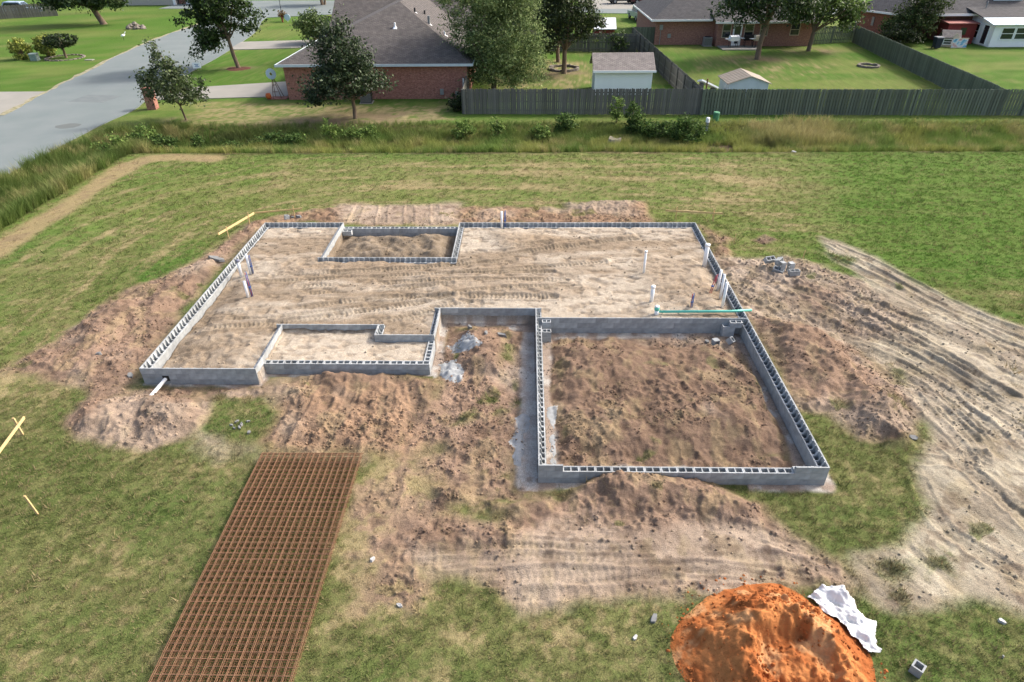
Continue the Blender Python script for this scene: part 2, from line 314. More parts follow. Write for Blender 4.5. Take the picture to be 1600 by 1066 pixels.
MOUND = [  # extra heaps: polygon, height, feather
    ([(0.77,-0.31),(1.45,0.17),(2.6,0.32),(3.85,0.11),(4.53,-0.37),(5.42,-0.77),(4.91,-1.23),(3.33,-0.9),(1.81,-0.88)], .34, .55), ([(1.42,-0.09),(2.43,0.27),(2.68,-0.18),(1.84,-0.61)], .16, .4),
    ([(-7.29,4.32),(-5.99,4.74),(-3.96,4.69),(-3.34,4.22),(-4.62,3.89),(-6.59,3.94)], .16, .35), ([(-2.52,6.6),(-1.45,6.81),(-0.87,5.48),(-1.14,4.44),(-2.16,4.77)], .30, .5), ([(-3.9,4.25),(-2.89,4.1),(-2.69,2.31),(-3.42,2.3)], .22, .5),
    ([(0.69,6.05),(5.94,6.09),(6.83,4.18),(6.65,1.61),(5.94,1.23),(0.67,1),(0.54,2.91)], .26, .5), ([(1.19,5.5),(3.35,5.52),(3.34,4.15),(1.19,3.82)], .1, .5), ([(3.34,2.93),(6.26,3.55),(6.05,1.61),(3.47,1.58)], .12, .5),
    ([(1.11,2.63),(2.61,2.93),(2.91,1.32),(0.85,1.17)], .12, .4), ([(-13.59,3.07),(-12.53,3.23),(-11.74,1.94),(-12.71,1.88)], .10, .3), ([(-11.86,3.23),(-10.08,3.34),(-9.45,2.1),(-10.82,1.55)], .13, .4),
    ([(-15.14,9.64),(-13.31,12.08),(-12.57,11.23),(-13.72,7.78)], .14, .6), ([(-16.1,6.92),(-15.25,9.15),(-14.07,7.78),(-14.75,5.37)], .12, .6), ([(8.26,7.49),(9.86,7.09),(9.8,4.87),(8.52,3.58),(7.82,4.85)], .22, .5),
    ([(9.52,4.21),(10.29,3),(9.66,1.64),(8.74,1.89)], .22, .4), ([(-2.69,2.31),(-2.08,1.52),(-1.68,0.78),(-2.53,0.89)], .1, .3), ([(-2.66,-0.14),(-1.69,-0.24),(-1.65,-0.76),(-2.49,-0.87)], .18, .25),
    ([(-1.27,-0.65),(0.29,-0.63),(0.43,-1.09),(-1.24,-1.19)], .16, .25), ([(9.46,2.16),(10.12,1.91),(9.96,1.4),(9.14,1.26)], .22, .25), ([(11.12,1.53),(12.16,1.3),(11.51,0.47),(10.76,0.57)], -.06, .3),
    ([(1.5,18.95),(5.66,19.28),(5.12,17.78),(1.43,17.54)], .16, .4), ([(7.57,15.1),(8.77,14.83),(8.22,13.27),(7.37,13.27)], .14, .3), ([(10.04,10.77),(11.83,9.77),(10.4,7.92),(8.91,8.8)], .10, .6)]
HMOUND = [  # inside the house fill
    ([(-4.82,10.56),(-1.84,10.3),(2.23,9.55),(1.93,8.73),(-3.1,8.34)], .06, .5), ([(-2.07,14.51),(-0.12,14.38),(1.77,13.52),(0.92,12.45),(-1.44,12.57)], .10, .5), ([(-10.83,11.37),(-9.55,12.25),(-5.53,11.85),(-4.86,10.83),(-9.7,10.28)], .07, .5),
    ([(4.02,12.28),(6.53,11.99),(6.88,9.33),(6.22,7.59),(4.61,8.37),(3.92,9.81)], .07, .7), ([(4.5,13.84),(0.67,12.88),(0.68,13.32),(4.29,14.24)], .07, .25),
    ([(-11.67,5.85),(-11.03,6.85),(-8.72,5.87),(-9.25,4.49),(-11.13,4.24)], .08, .4)]
TRACKS = [  # wheel tracks: polyline, width, depth, inside house
    ([(-10.86,7.57),(-8.06,7.98),(-5.46,8.68),(-2.68,8.74),(0.55,8.71)], .34, .05), ([(-10.88,6.52),(-8.22,7.03),(-6.16,7.64),(-4.45,8.14),(-3.15,8.74)], .34, .05),
    ([(-8.73,9.5),(-5.66,9.76),(-2.31,10.03),(1.07,10.04)], .3, .045), ([(-10,10.42),(-6.83,10.65),(-3.4,11.21),(-0.89,11.72)], .3, .045), ([(-8.32,8.91),(-5.58,9.31),(-3.24,9.62)], .3, .04),
    ([(-3.42,11.38),(-1.42,12.07),(0.67,12.74),(4.22,13.76)], .3, .05), ([(-2.85,10.66),(-0.38,10.99),(2.66,11.56)], .3, .04), ([(-4.94,7.05),(-3.93,7.69),(-3.11,8.37)], .28, .04), ([(-4.29,7.13),(-3.5,7.83),(-2.42,8.37)], .28, .035),
    ([(12.52,14.43),(13.61,12.8),(14.57,10.53),(15.52,8.39),(16.97,6.55)], .42, .07), ([(11.91,13.53),(12.96,11.59),(14,9.39),(14.92,7.32),(16.12,5.26)], .42, .07),
    ([(9.65,10),(11.34,8.59),(12.67,6.71),(13.54,4.57),(14.27,2.48)], .42, .08), ([(10.28,10.77),(12.22,9.05),(13.73,7.11),(15.25,3.94)], .42, .08), ([(10.23,7.5),(11.77,6.13),(12.78,4.24),(13.58,1.44)], .42, .08),
    ([(10.73,6.12),(11.8,4.55),(12.33,2.46),(12.66,0.04)], .42, .08), ([(11.8,7.1),(13.13,5.59),(14.27,2.48)], .4, .06), ([(10.66,3),(10.89,1.41),(11.09,0.03),(11.48,-1.73)], .4, .06), ([(11.51,3.6),(11.7,1.67),(12.11,-0.79)], .4, .06),
    ([(9.51,0.01),(9.34,-1.21),(10.02,-2.26),(10.7,-2.9)], .4, .05), ([(8.81,-1.94),(10.6,-0.8),(12.51,-0.17)], .4, .05),
    ([(-6.69,4.33),(-6.85,2.83),(-6.97,1.47)], .4, .045), ([(-5.52,4.4),(-5.45,2.85),(-5.85,1.22)], .4, .045), ([(-4.48,4.21),(-4.37,2.57),(-4.47,1.24)], .4, .04), ([(-3.87,4.09),(-3.46,2.58),(-4.1,1.12)], .36, .035),
    ([(-2.6,-2.3),(-0.61,-2.1),(1.66,-2.24),(3.94,-2.14),(6.06,-2.48)], .42, .06), ([(-1.15,-2.83),(0.78,-2.72),(2.87,-2.56),(4.91,-2.66)], .42, .06), ([(-0.59,-3.21),(1.03,-3.07),(2.69,-2.77)], .4, .05), ([(0.57,-1.32),(2.38,-1.2),(4.28,-1.37),(5.83,-1.98)], .4, .05),
    ([(-8.54,18.12),(-8.47,16.7)], .4, .06), ([(-7.35,18.46),(-7.14,16.69)], .4, .06), ([(-6.08,18.45),(-5.81,16.69)], .4, .06), ([(-4.82,18.45),(-4.54,16.69)], .4, .06)]
TRACKS += [([(12.76,13.97),(13.96,10.79),(15.07,8.39),(16.65,6.05)], .3, .05), ([(9.99,9.28),(11.94,7.43),(13.24,5.07),(14.37,2.62)], .34, .07), ([(10.12,8.36),(12.04,6.7),(13.01,4.3),(13.78,1.74)], .34, .07), ([(10.94,5.22),(11.8,3.46),(12.24,1.42),(12.44,-0.28)], .34, .06),
    ([(11.25,4.22),(11.8,2.46),(12.03,0.04),(12.14,-1.17)], .34, .06), ([(9.8,0.91),(10.83,0.69),(11.5,-0.79)], .34, .05), ([(-2.02,-2.43),(0.24,-2.3),(2.76,-2.4),(5.7,-2.73)], .3, .05), ([(-2.92,-2.13),(-0.62,-1.89),(1.97,-2),(4.88,-1.82)], .3, .05),
    ([(-10.54,9.83),(-6.73,10.21),(-2.85,10.59),(0.61,10.71)], .26, .04), ([(-10.47,7.13),(-7.5,7.58),(-4.95,8.4),(-1.79,9.26),(1.52,9.48)], .26, .04), ([(-2.49,12.53),(0.15,13.16),(4.01,14.2)], .26, .04), ([(-8.42,6.25),(-6.79,6.58),(-5.18,7.16)], .26, .03)]
TRACKS = [(spline(a), b, c) for a, b, c in TRACKS]
STRAW_PATH = spline([(-23.35,11.47),(-23.33,13.72),(-23.34,16.4),(-23.36,19.53),(-23.5,23.47),(-23.27,25.51),(-22.2,26.47),(-19.22,26.33)])
MOWROW = spline([(-17.92,5.35),(-18.48,9.63),(-18.54,13.28),(-17.84,16.4),(-16.18,18.99),(-12.06,21.56),(-2.51,22.52),(7.14,22.27),(15.67,21.44),(28.13,20.46)])
DITCH_L = spline([(-26.6, -10), (-26.9, 12), (-27.0, 22), (-26.6, 29), (-24.5, 31.0), (-20, 30.4)])
HRECTS = HP
PATIO = [(-8.45, 11.8), (-3.3, 11.8), (-3.3, 15.0), (-8.45, 15.0)]
PORCH = [(-8.45, 4.6), (-3.3, 4.6), (-3.3, 5.9), (-5.25, 5.9), (-5.25, 6.5), (-8.45, 6.5)]
GAR = [(0.1, .1), (7.0, .1), (7.0, 7.0), (.1, 7.0)]

def lerp3(c, d, m): return c*(1-m[:, None])+d*m[:, None]

def ground(x, y):
    """height, colour, turf density at world points (flat arrays)"""
    n_big = fbm(x, y, 6.0, 3, 1); n_mid = fbm(x, y, 1.3, 4, 5); n_fine = fbm(x, y, .28, 4, 9); n_clod = fbm(x, y, .11, 3, 21)
    wx = (fbm(x, y, 1.6, 4, 31)-.5)*2; near = sstep(60, 25, np.hypot(x, y-5))
    z = (n_big-.5)*.10*near+(n_mid-.5)*.04*near
    # turf colour
    patch = fbm(x+3, y*1.5, 3.2, 4, 41); hay = fbm(x*.55+y*.2, y*1.7, .7, 4, 45); speck = fbm(x, y, .16, 3, 49)
    c = np.tile(C_GRASS, (len(x), 1)); c = lerp3(c, C_LUSH, sstep(.44, .62, patch))
    dry = sstep(.52, .72, hay)*.20+sstep(.46, .70, speck)*.30
    bq = sstep(-.6, .6, sdf(DRY[0][0], x, y))
    for p, k in DRY: dry = dry+k*sstep(-.9, .9, sdf(p, x, y)+wx*1.0)*(.55+.6*sstep(.36, .62, fbm(x, y, .42, 4, 53)))
    # mowing swaths on the open lawn
    d, o, a = pline(MOWROW, x, y, 14.0)
    st = fbm(a*.13, o*1.15, .5, 4, 57); dry = dry+np.where(d < 13.5, sstep(13.5, 11.5, d)*(sstep(.47, .68, st)*.30+(st-.5)*.25), 0)*sstep(4.5, 8, y+np.abs(x)*.25)
    back = sstep(9, 15, y-np.clip(-x-8, 0, 12)*.2)*sstep(28, 26, y); c = lerp3(c, A3(136, 152, 82), back*.5)
    nearm = sstep(7, 1, y); c = lerp3(c, A3(108, 120, 70), nearm*.6); dry = dry+nearm*(sstep(.46, .70, speck)*.16+sstep(.48, .66, fbm(x, y, .45, 4, 55))*.08)
    lush = sstep(-4, 3, x-12-(y-14)*.35)*sstep(33, 26, y)*sstep(8, 13, y); dry = dry*(1-.65*lush)
    c = lerp3(c, A3(98, 134, 56), lush*.75)
    dry = dry*(1-.34*nearm*(1-bq)); dry = np.clip(dry, 0, .93)
    c = lerp3(c, C_OLIVE, np.clip(dry*1.5, 0, 1)); c = lerp3(c, C_STRAW, sstep(.38, .98, dry)*.70)
    yard = sstep(33.5, 36, y); c = lerp3(c, A3(94, 131, 54), yard*(1-np.clip(dry*1.2, 0, 1))*.9)
    c = lerp3(c, A3(148, 150, 92), yard*sstep(.50, .68, fbm(x*.35, y, 2.6, 4, 61))*.45)
    turf = 1-.55*np.clip(dry, 0, 1)
    bare = np.zeros_like(x); kinds = {'dirt': C_DIRT, 'dark': C_DARK, 'red': C_RED, 'sandd': C_SAND*.55+C_DIRT*.45, 'grey': C_GREY, 'pale': C_SAND*.5+C_DIRT*.5, 'patchy': C_DIRT*.95}
    soil_m = np.zeros_like(x); rough = np.zeros_like(x); grey_m = np.zeros_like(x)
    gr = np.zeros_like(x)
    for p in GRASSIN: gr = np.maximum(gr, sstep(-.15, .35, sdf(p, x, y, 1.5)+wx*.35))
    gr = gr*sstep(.36, .60, fbm(x, y, .45, 4, 65))
    gr = np.maximum(gr, sstep(.73, .80, fbm(x, y, .9, 4, 67))*.9)
    for p, k, fe, wp, hgt in SOIL:
        s = sdf(p, x, y)+wx*wp; m = sstep(-fe, fe, s)
        if k == 'patchy': m = m*sstep(.40, .60, fbm(x, y, .55, 4, 63))*.85
        z = z+hgt*sstep(-.2, 1.0, s)*(.45+1.1*n_mid); m2 = m*(1-gr*.85)
        cc = kinds[k]
        if k in ('grey', 'sandd'): grey_m = np.maximum(grey_m, m)
        c = lerp3(c, cc, m2); bare = np.maximum(bare, m2); soil_m = np.maximum(soil_m, m); rough = np.maximum(rough*(1-.6*m if k == 'grey' else 1), m*(.16 if k == 'grey' else 1.0))*(1-.75*m if k == 'pale' else 1)
    for p, h, fe in MOUND:
        m = sstep(-fe*.6, fe, sdf(p, x, y)+wx*.18); z = z+h*m*(.75+.5*n_mid); rough = np.maximum(rough, m); bare = np.maximum(bare, m*(h > 0)*(1-gr*.5))
        if h > 0: c = lerp3(c, C_DIRT*.55+C_DARK*.45, m*.75*(1-gr*.5))
    # garage floor, porch, patio, house fill
    g = sstep(-.02, .05, sdf(GAR, x, y)); gg = sstep(.15, .9, sdf(GAR, x, y, 2)+wx*.25)
    bare = np.maximum(bare, g*(1-gr*.8)); c = lerp3(c, C_DARK*.6+C_DIRT*.4, g*(1-gr*.8)); rough = np.maximum(rough, g)
    tone = sstep(.36, .64, fbm(x, y, 1.1, 4, 71)); c = lerp3(c, C_DARK, bare*tone*.38); c = lerp3(c, C_STRAW, bare*sstep(.54, .70, fbm(x*1.3, y*.8, .5, 4, 73))*.34); c = lerp3(c, C_DARK*.8, bare*sstep(.58, .72, fbm(x, y, .38, 4, 77))*.5)
    c = lerp3(c, C_SAND, bare*sstep(.55, .75, fbm(x, y, 2.2, 3, 75))*.35)
    clod = np.clip(n_clod-.52, 0, 1)*sstep(.35, .6, fbm(x, y, .7, 2, 23)); clod2 = np.clip(fbm(x, y, .20, 2, 25)-.60, 0, 1)
    lump = np.abs(fbm(x, y, .62, 3, 29)-.5)*2; z = z+rough*((.30-lump)*.16*sstep(.3, .6, n_mid+.1)+(n_fine-.5)*.15+clod*.22+clod2*.16-.02)
    sl = x*.48-y*.877; tl = x*.877+y*.48; z = z+grey_m*((fbm(sl*.07, tl, .30, 3, 27)-.5)*.065+(n_clod-.5)*.03)
    c = lerp3(c, C_RUT*.8, grey_m*sstep(.54, .40, fbm(sl*.07, tl, .30, 3, 27))*.35)  # darker tone along the low streaks of the sandy strip
    hs = sdf(HRECTS, x, y); hin = hs > 0
    foot = fbm(x*.8, y*1.25, .26, 3, 81)
    fz = .452+.018*(n_mid-.5)+.20*(np.minimum(foot, .50)-.50)+.035*(n_fine-.5)+.03*(n_clod-.5)
    low = sstep(1.5, .1, x+12.0+wx*.3)*sstep(12.2, 9.0, y)*.24+sstep(1.2, -.2, y-4.6)*sstep(-9.0, -10.5, x)*.08
    low = low+np.exp(-((x+10.7)**2+(y-5.2)**2)/.5)*.16*(n_fine+.4)+np.exp(-((x-6.75)**2)/.10)*sstep(7.3, 8.3, y)*sstep(12.6, 11.6, y)*.14
    fz = fz-low
    fc = np.tile(C_SAND*.93, (len(x), 1)); wet = sstep(.40, .66, fbm(x*.26+y*.08, y*1.25-x*.1, 1.0, 4, 83))*sstep(15.0, 13.4, y); fc = lerp3(fc, C_FILL*.9, np.clip(wet*.85+low*2.2, 0, .9))
    fc = lerp3(fc, C_FILL*.8, sstep(.50, .36, foot)*.45)
    for p, h, fe in HMOUND:
        m = sstep(-fe*.5, fe, sdf(p, x, y)+wx*.2); fz = fz+h*m*(.6+.8*n_mid)+m*(n_fine-.5)*.05; fc = lerp3(fc, C_FILL, m*.6)
    z = np.where(hin, fz, z); c = np.where(hin[:, None], fc, c); bare = np.where(hin, 1, bare)
    pm = sdf(PORCH, x, y) > 0; z = np.where(pm, .352+.18*(np.minimum(foot, .50)-.50)+.02*(n_mid-.5)+.03*(n_clod-.5), z)
    c = np.where(pm[:, None], lerp3(np.tile(C_SAND, (len(x), 1)), C_FILL, sstep(.5, .38, foot)*.4), c); bare = np.where(pm, 1, bare)
    pd = sdf(PATIO, x, y); pt = pd > 0
    z = np.where(pt, .04+.36*sstep(0, 1.0, pd)*(.25+1.3*fbm(x, y, .8, 3, 87))+.14*(n_fine-.5), z); c = np.where(pt[:, None], lerp3(np.tile(C_FILL*.62, (len(x), 1)), C_SAND, n_fine*.30), c); bare = np.where(pt, 1, bare)
    # wheel tracks
    for pts, wd, dp in TRACKS:
        d, o, a = pline(pts, x, y, wd*1.6)
        ok = d < wd*1.5
        if not ok.any(): continue
        oo = o[ok]/(wd*.5); dd = np.abs(oo)+(fbm(x[ok], y[ok], .6, 2, 92)-.5)*.5; dd = np.maximum(dd, d[ok]/(wd*.5)*.7); prof = sstep(1.15, .75, dd)
        lug = np.sin(a[ok]*2*math.pi/.155+np.abs(oo)*2.6+(fbm(x[ok], y[ok], .5, 2, 94)-.5)*2.0); rib = fbm(a[ok]*.10, o[ok]*1.0, .11, 2, 96)-.5
        ridge = np.exp(-((dd-1.35)/.30)**2); brk = sstep(.22, .45, fbm(x[ok], y[ok], 1.6, 2, 91)); amp = np.where(hin[ok], .42, .09)*sstep(.30, .55, fbm(x[ok], y[ok], .8, 3, 93))
        z[ok] += brk*dp*(-.60*prof+prof*amp*lug+.55*ridge+rib*1.2*sstep(1.7, 1.1, dd))*np.where(hin[ok], 1.15, .8)
        c[ok] = lerp3(c[ok], C_RUT*.85, brk*prof*np.clip(.6-lug*.5, 0, 1)*np.where(hin[ok], .5, .28)); bare[ok] = np.maximum(bare[ok], brk*prof*.8)  # darker tone down the rut and between the tread lugs
    # concrete footing and slurry beside the walls
    fo = np.full(x.shape, 9.0, np.float32)
    sel = (x > -13.5) & (x < 9) & (y > -1.5) & (y < 16.5)
    for i, (x0, x1, y0, y1) in enumerate(RECTS):
        dx = np.maximum(np.maximum(x0-x[sel], x[sel]-x1), 0); dy = np.maximum(np.maximum(y0-y[sel], y[sel]-y1), 0); q = np.hypot(dx, dy)
        fo[sel] = np.minimum(fo[sel], q)
    ext = ~hin & ~pm & ~pt & (fo < 1.2)
    wid = np.where((x < 0) & (x > -.9) & (y < 7.4) & (y > -.3), .46, np.where((y < -.02) | (x > 7.1), .20, .25))
    wid = np.where((x < -3.2) & (y < 4.5), .10, wid)
    wid = np.where((y > 15.2) | (x < -12.1), .0, wid)
    fm = np.where(ext, sstep(.10, -.06, fo-wid-wx*.22), 0)
    buried = sstep(.25, .10, np.where(z > .2, .3, 0)); fm = fm*np.where((y < 0) & (x > 1.2) & (x < 5.2), 0, 1)
    cf = lerp3(np.tile(C_CONC, (len(x), 1)), C_DIRT*.9, sstep(.36, .60, fbm(x, y, .35, 4, 95))*.7)
    trench = np.where((x < -.02) & (x > -.75) & (y < 7) & (y > .2), 1, 0); cf = np.where(trench[:, None] > 0, lerp3(cf, A3(216, 212, 206), sstep(.52, .40, fo+wx*.05)*.6), cf)
    z = z*(1-fm)+fm*(.012+.03*(n_fine-.4)+.03*sstep(.30, .42, fo)*trench); c = lerp3(c, cf, fm); bare = np.maximum(bare, fm)
    # straw path, ditches
    d, o, a = pline(STRAW_PATH, x, y, 3.0); m = sstep(.95, .45, d+wx*.35); c = lerp3(c, A3(186, 166, 126), m*.85); c = lerp3(c, C_DARK, m*sstep(.5, .68, n_fine)*.5); bare = np.maximum(bare, m*.7)
    dl, o, a = pline(DITCH_L, x, y, 5.0); z = z-.55*sstep(2.4, .4, dl)
    dm = sstep(27.0, 29.2, y)*sstep(34.2, 31.6, y)*sstep(-26, -23, x); z = z-.55*dm
    vd = np.maximum(sstep(2.5, 2.0, dl), sstep(27.1, 27.6, y+wx*.15)*sstep(34.4, 33.4, y)*sstep(-26, -24, x)); c = lerp3(c, A3(92, 92, 50), vd*.8)
    edge = np.exp(-((y-27.2)/.35)**2)*sstep(-22, -18, x)*sstep(40, 30, x); c = lerp3(c, C_DARK*.7, edge*sstep(.35, .6, n_mid)*.6)
    rr = np.exp(-((x-11.9)**2/1.2+(y-29.6)**2/2.0)); c = lerp3(c, C_DARK, np.clip(rr*1.6, 0, .9)); bare = np.maximum(bare, np.clip(rr*1.5, 0, 1))
    for tx, ty, r in ((-12.6, 35.3, 2.6), (-9.5, 35.6, 1.8), (3.0, 50.7, 2.0), (22.3, 57, 2.6), (28.9, 61.5, 2.5), (-24.6, 35, 1.5), (-28, 53.9, 1.3), (-14.8, 34.4, 2.0)):
        q = np.exp(-(((x-tx)/r)**2+((y-ty)/(r*.6))**2)); c = lerp3(c, A3(156, 138, 112), np.clip(q*1.4, 0, .85)*sstep(.35, .55, n_mid+.1*wx))
    # the hollow inside the walls
    for x0, x1, y0, y1 in RECTS:
        ins = (x > x0+.012) & (x < x1-.012) & (y > y0+.012) & (y < y1-.012); z = np.where(ins, -.06, z)
    lum = .80+.40*n_fine; c = np.clip(c*lum[:, None], 0.005, .9)
    turf = np.clip(turf*(1-bare*1.15), 0, 1)*np.where((fo < .02), 0, 1)*(1-vd)
    ground.gr = gr*(soil_m > .3); ground.rough = np.where(hin | pm, .10, np.where(pt, .5, rough*bare)); ground.bare = bare*np.where(fo < .03, 0, 1)
    return z.astype(np.float32), c.astype(np.float32), turf.astype(np.float32), vd.astype(np.float32), dry.astype(np.float32)

def grid_patch(xs, ys, skirt=None, hole=None):
    X, Y = np.meshgrid(xs, ys); x = X.ravel(); y = Y.ravel(); z, c, t, vd, dr = ground(x, y); nx = len(xs); ny = len(ys)
    idx = np.arange(nx*ny).reshape(ny, nx); q = np.stack([idx[:-1, :-1], idx[:-1, 1:], idx[1:, 1:], idx[1:, :-1]], -1).reshape(-1, 4)
    if hole is not None:
        cx = (x[q[:, 0]]+x[q[:, 2]])/2; cy = (y[q[:, 0]]+y[q[:, 2]])/2; keep = np.ones(len(q), bool)
        for x0, x1, y0, y1 in hole: keep &= ~((cx > x0) & (cx < x1) & (cy > y0) & (cy < y1))
        q = q[keep]
        for x0, x1, y0, y1 in (A_R, B_R):
            near = (x > x0+.05) & (x < x1-.05) & (y > y0+.05) & (y < y1-.05); z = np.where(near, z-.08, z)
    return np.stack([x, y, z], -1), q, c
def graded(segs):
    out = []
    for a, b, s in segs: out.append(np.arange(a, b-1e-6, s))
    return np.concatenate(out+[np.array([segs[-1][1]])])
def growing(a, b, s, k):
    o = [a]; st = s
    while o[-1] < b: o.append(o[-1]+st); st *= k
    return o
A_R = (-16.2, 16.8, -6.4, 4.0); B_R = (-19.0, 26.0, 3.9, 19.0)
pa = grid_patch(np.arange(A_R[0], A_R[1]+.01, .030), np.arange(A_R[2], A_R[3]+.02, .029))
pb = grid_patch(np.arange(B_R[0], B_R[1]+.01, .042), np.arange(B_R[2], B_R[3]+.02, .043))
gx = np.array(sorted(set([round(-a, 4) for a in growing(34, 330, .4, 1.13)]+[round(a, 4) for a in np.arange(-34, 38, .16)]+[round(a, 4) for a in growing(38, 330, .4, 1.13)])))
gy = np.array(sorted(set([round(-a, 4) for a in growing(9, 80, .3, 1.15)]+[round(a, 4) for a in np.arange(-9, 36, .15)]+[round(a, 4) for a in growing(36, 480, .2, 1.06)])))
pc = grid_patch(gx, gy, hole=[(A_R[0]+.4, A_R[1]-.4, A_R[2]+.4, 4.2), (B_R[0]+.4, B_R[1]-.4, 4.0, B_R[3]-.4)])
V = []; Q = []; CC = []; k = 0
for v, q, c in (pa, pb, pc): V.append(v); Q.append(q+k); CC.append(c); k += len(v)
gme = np_mesh('ground', np.concatenate(V), quads=np.concatenate(Q), smooth=True, colr=np.concatenate(CC))
gme.materials.append(vcol_mat('soil and turf', 1.0, noise=((9, .10), (36, .26), (110, .34)), bump=((36, .55, .04), (110, .6, .02)), spec=.05))
ground_o = inst('ground', gme); tag(ground_o, kind='structure')
del V, Q, CC, pa, pb, pc
def gz(x, y): return float(ground(np.array([float(x)]), np.array([float(y)]))[0][0])

# ------------------------------------------------------------------ paved surfaces
def sheet(name, poly, z, m, th=.25):
    n = len(poly); v = [(x, y, z) for x, y in poly]+[(x, y, z-th) for x, y in poly]
    f = [tuple(range(n))]+[(i, n+i, n+(i+1) % n, (i+1) % n) for i in range(n)]
    me = bpy.data.meshes.new(name); me.from_pydata(v, [], f); me.materials.append(m); me.update()
    if me.polygons[0].normal.z < 0: me.flip_normals()
    return tag(inst(name, me), kind='structure')
M_ROAD = mat('road asphalt', S(158, 172, 172, .43), .95, scale=.35, bump=.3, bscale=60, c2=S(174, 184, 184, .43), spec=.2)
M_CONC = mat('drive concrete', S(192, 190, 180, .46), .95, scale=.5, bump=.15, bscale=40, c2=S(206, 202, 192, .46), spec=.2)
rl = spline([(-33.5, 4), (-36.4, 21), (-39.0, 36.3), (-40.6, 44.6), (-42.0, 51.9), (-44.1, 64.0), (-45.3, 75.6), (-45.6, 86), (-46.2, 94.3), (-46.5, 104)], 4)
rr = spline([(-28.9, 4), (-29.6, 22.7), (-30.0, 33.1), (-29.9, 38), (-30.8, 42.6), (-31.9, 53.1), (-32.6, 62), (-34.8, 77.8), (-38.0, 90.3), (-38.6, 104)], 4)
sheet('road', rl+rr[::-1], .05, M_ROAD)
sheet('cross_street', [(-60, 104), (-46.5, 103), (-38.6, 91.5), (-29, 95), (-10, 97), (18, 92.9), (60, 88), (60, 97), (18, 99.4), (-10, 108), (-29, 114), (-60, 116)], .046, M_ROAD)
sheet('driveway', [(-30.9, 45.0), (-27.5, 45.8), (-20.5, 47.9), (-19.6, 47.9), (-19.6, 42.1), (-26.1, 41.4), (-31.0, 41.0)], .056, M_CONC)
sheet('driveway', [(-33.6, 69.6), (-26.5, 70.6), (-22, 70.8), (-22, 65.8), (-31.1, 64.4), (-33.1, 64.4)], .056, M_CONC)
sheet('driveway', [(-60, 43.5), (-44.4, 44.2), (-40.2, 44.2), (-38.8, 36.6), (-42, 37.2), (-60, 39.5)], .042, M_CONC)
sheet('driveway', [(13.2, 70), (17.0, 70), (18.0, 93.5), (15.0, 93.5)], .05, M_CONC)
sheet('driveway', [(9, 99), (18, 98.6), (22, 112), (8, 114)], .05, M_CONC)
sheet('road_patch', [(-32.2+.8*math.cos(k*.63)+.1*math.sin(k*2.1), 33.4+.7*math.sin(k*.63)) for k in range(10)], .054, mat('road patch', S(148, 156, 154, .38), .95, scale=2, c2=S(160, 166, 162, .38)), .02)
sheet('road_patch', [(-36.5, 40.5), (-33.5, 40.2), (-33.2, 42.4), (-36.3, 42.9)], .054, mat('road seal', S(150, 160, 162, .42), .95, scale=1.5, c2=S(164, 174, 174, .42)), .02)
M_EDGE = mat('kerb gutter', S(204, 196, 170, .55), .95, scale=2.5, c2=S(150, 146, 100, .55))
def ribbon(name, pts, w, z, h, m, jit=0):
    mb = MB(); L = []
    for i, p in enumerate(pts):
        a = Vector((*pts[max(i-1, 0)], 0)); b = Vector((*pts[min(i+1, len(pts)-1)], 0)); d = (b-a).normalized(); n = Vector((-d.y, d.x, 0)); j = random.uniform(-jit, jit)
        L.append((Vector((*p, 0))+n*(w/2+j), Vector((*p, 0))-n*(w/2+random.uniform(-jit, jit))))
    for i in range(len(L)-1):
        a, b = L[i]; c, d = L[i+1]; up = Vector((0, 0, z+h)); dn = Vector((0, 0, z-.1))
        mb.quad(a+up, b+up, d+up, c+up); mb.quad(a+dn, a+up, c+up, c+dn); mb.quad(b+up, b+dn, d+dn, d+up)
    return mb.build(name, m)
tag(ribbon('kerb', spline(rl[8:34], 2), .30, .05, .02, M_EDGE, .16), kind='structure')

# ------------------------------------------------------------------ concrete block foundation
M_BLOCK = mat('concrete block', S(156, 160, 162), .95, var=.2, scale=5, bump=.35, bscale=120, spec=.15, obj_var=.18)
M_MORTAR = mat('mortar', S(128, 130, 132), .95, scale=20)
SH, WB, GAP = .034, .030, .004
def block_mesh(name, L, header, end=None):
    mb = MB(); h = BH-GAP; l = L-GAP; lo = h-CUT if header else h
    mb.box(0, l, 0, SH, 0, h); mb.box(0, l, BW-SH, BW, 0, lo)
    cells = 2 if L > .3 else 1
    xs = [0, l-WB] if cells == 1 else [0, (l-WB)/2, l-WB]
    for i, x in enumerate(xs):
        hh = lo
        full = (end == 'a' and i == 0) or (end == 'b' and i == len(xs)-1)
        if full and header:
            mb.box(x, x+WB, SH, BW, lo-.001 if False else 0, h, skip='f') if False else mb.box(x, x+WB, SH, BW-SH, 0, h, skip='f')
            mb.box(x, x+WB, BW-SH, BW, lo+.0005, h)
        else:
            mb.box(x, x+WB, SH, BW-SH, 0, hh-.002, skip='fk')
            if header:
                k = len(mb.v); y0, y1, za, zb = SH, SH+.075, lo-.002, h-.006
                mb.v += [(x, y0, za), (x+WB, y0, za), (x+WB, y1, za), (x, y1, za), (x-.008, y0, zb), (x+WB+.008, y0, zb), (x+WB, y0+.03, zb-.004), (x, y0+.03, zb-.004)]
                mb.f += [(k+4, k+5, k+6, k+7), (k+1, k+2, k+6, k+5), (k+2, k+3, k+7, k+6), (k+3, k, k+4, k+7)]
    return mb.mesh(name, M_BLOCK)
BM = {}
def bmesh_for(L, header, end):
    k = (round(L, 3), header, end)
    if k not in BM: BM[k] = block_mesh('concrete_block', L, header, end)
    return BM[k]
camp = Vector((-.3151, -11.5887, 11.8931)); allb = []
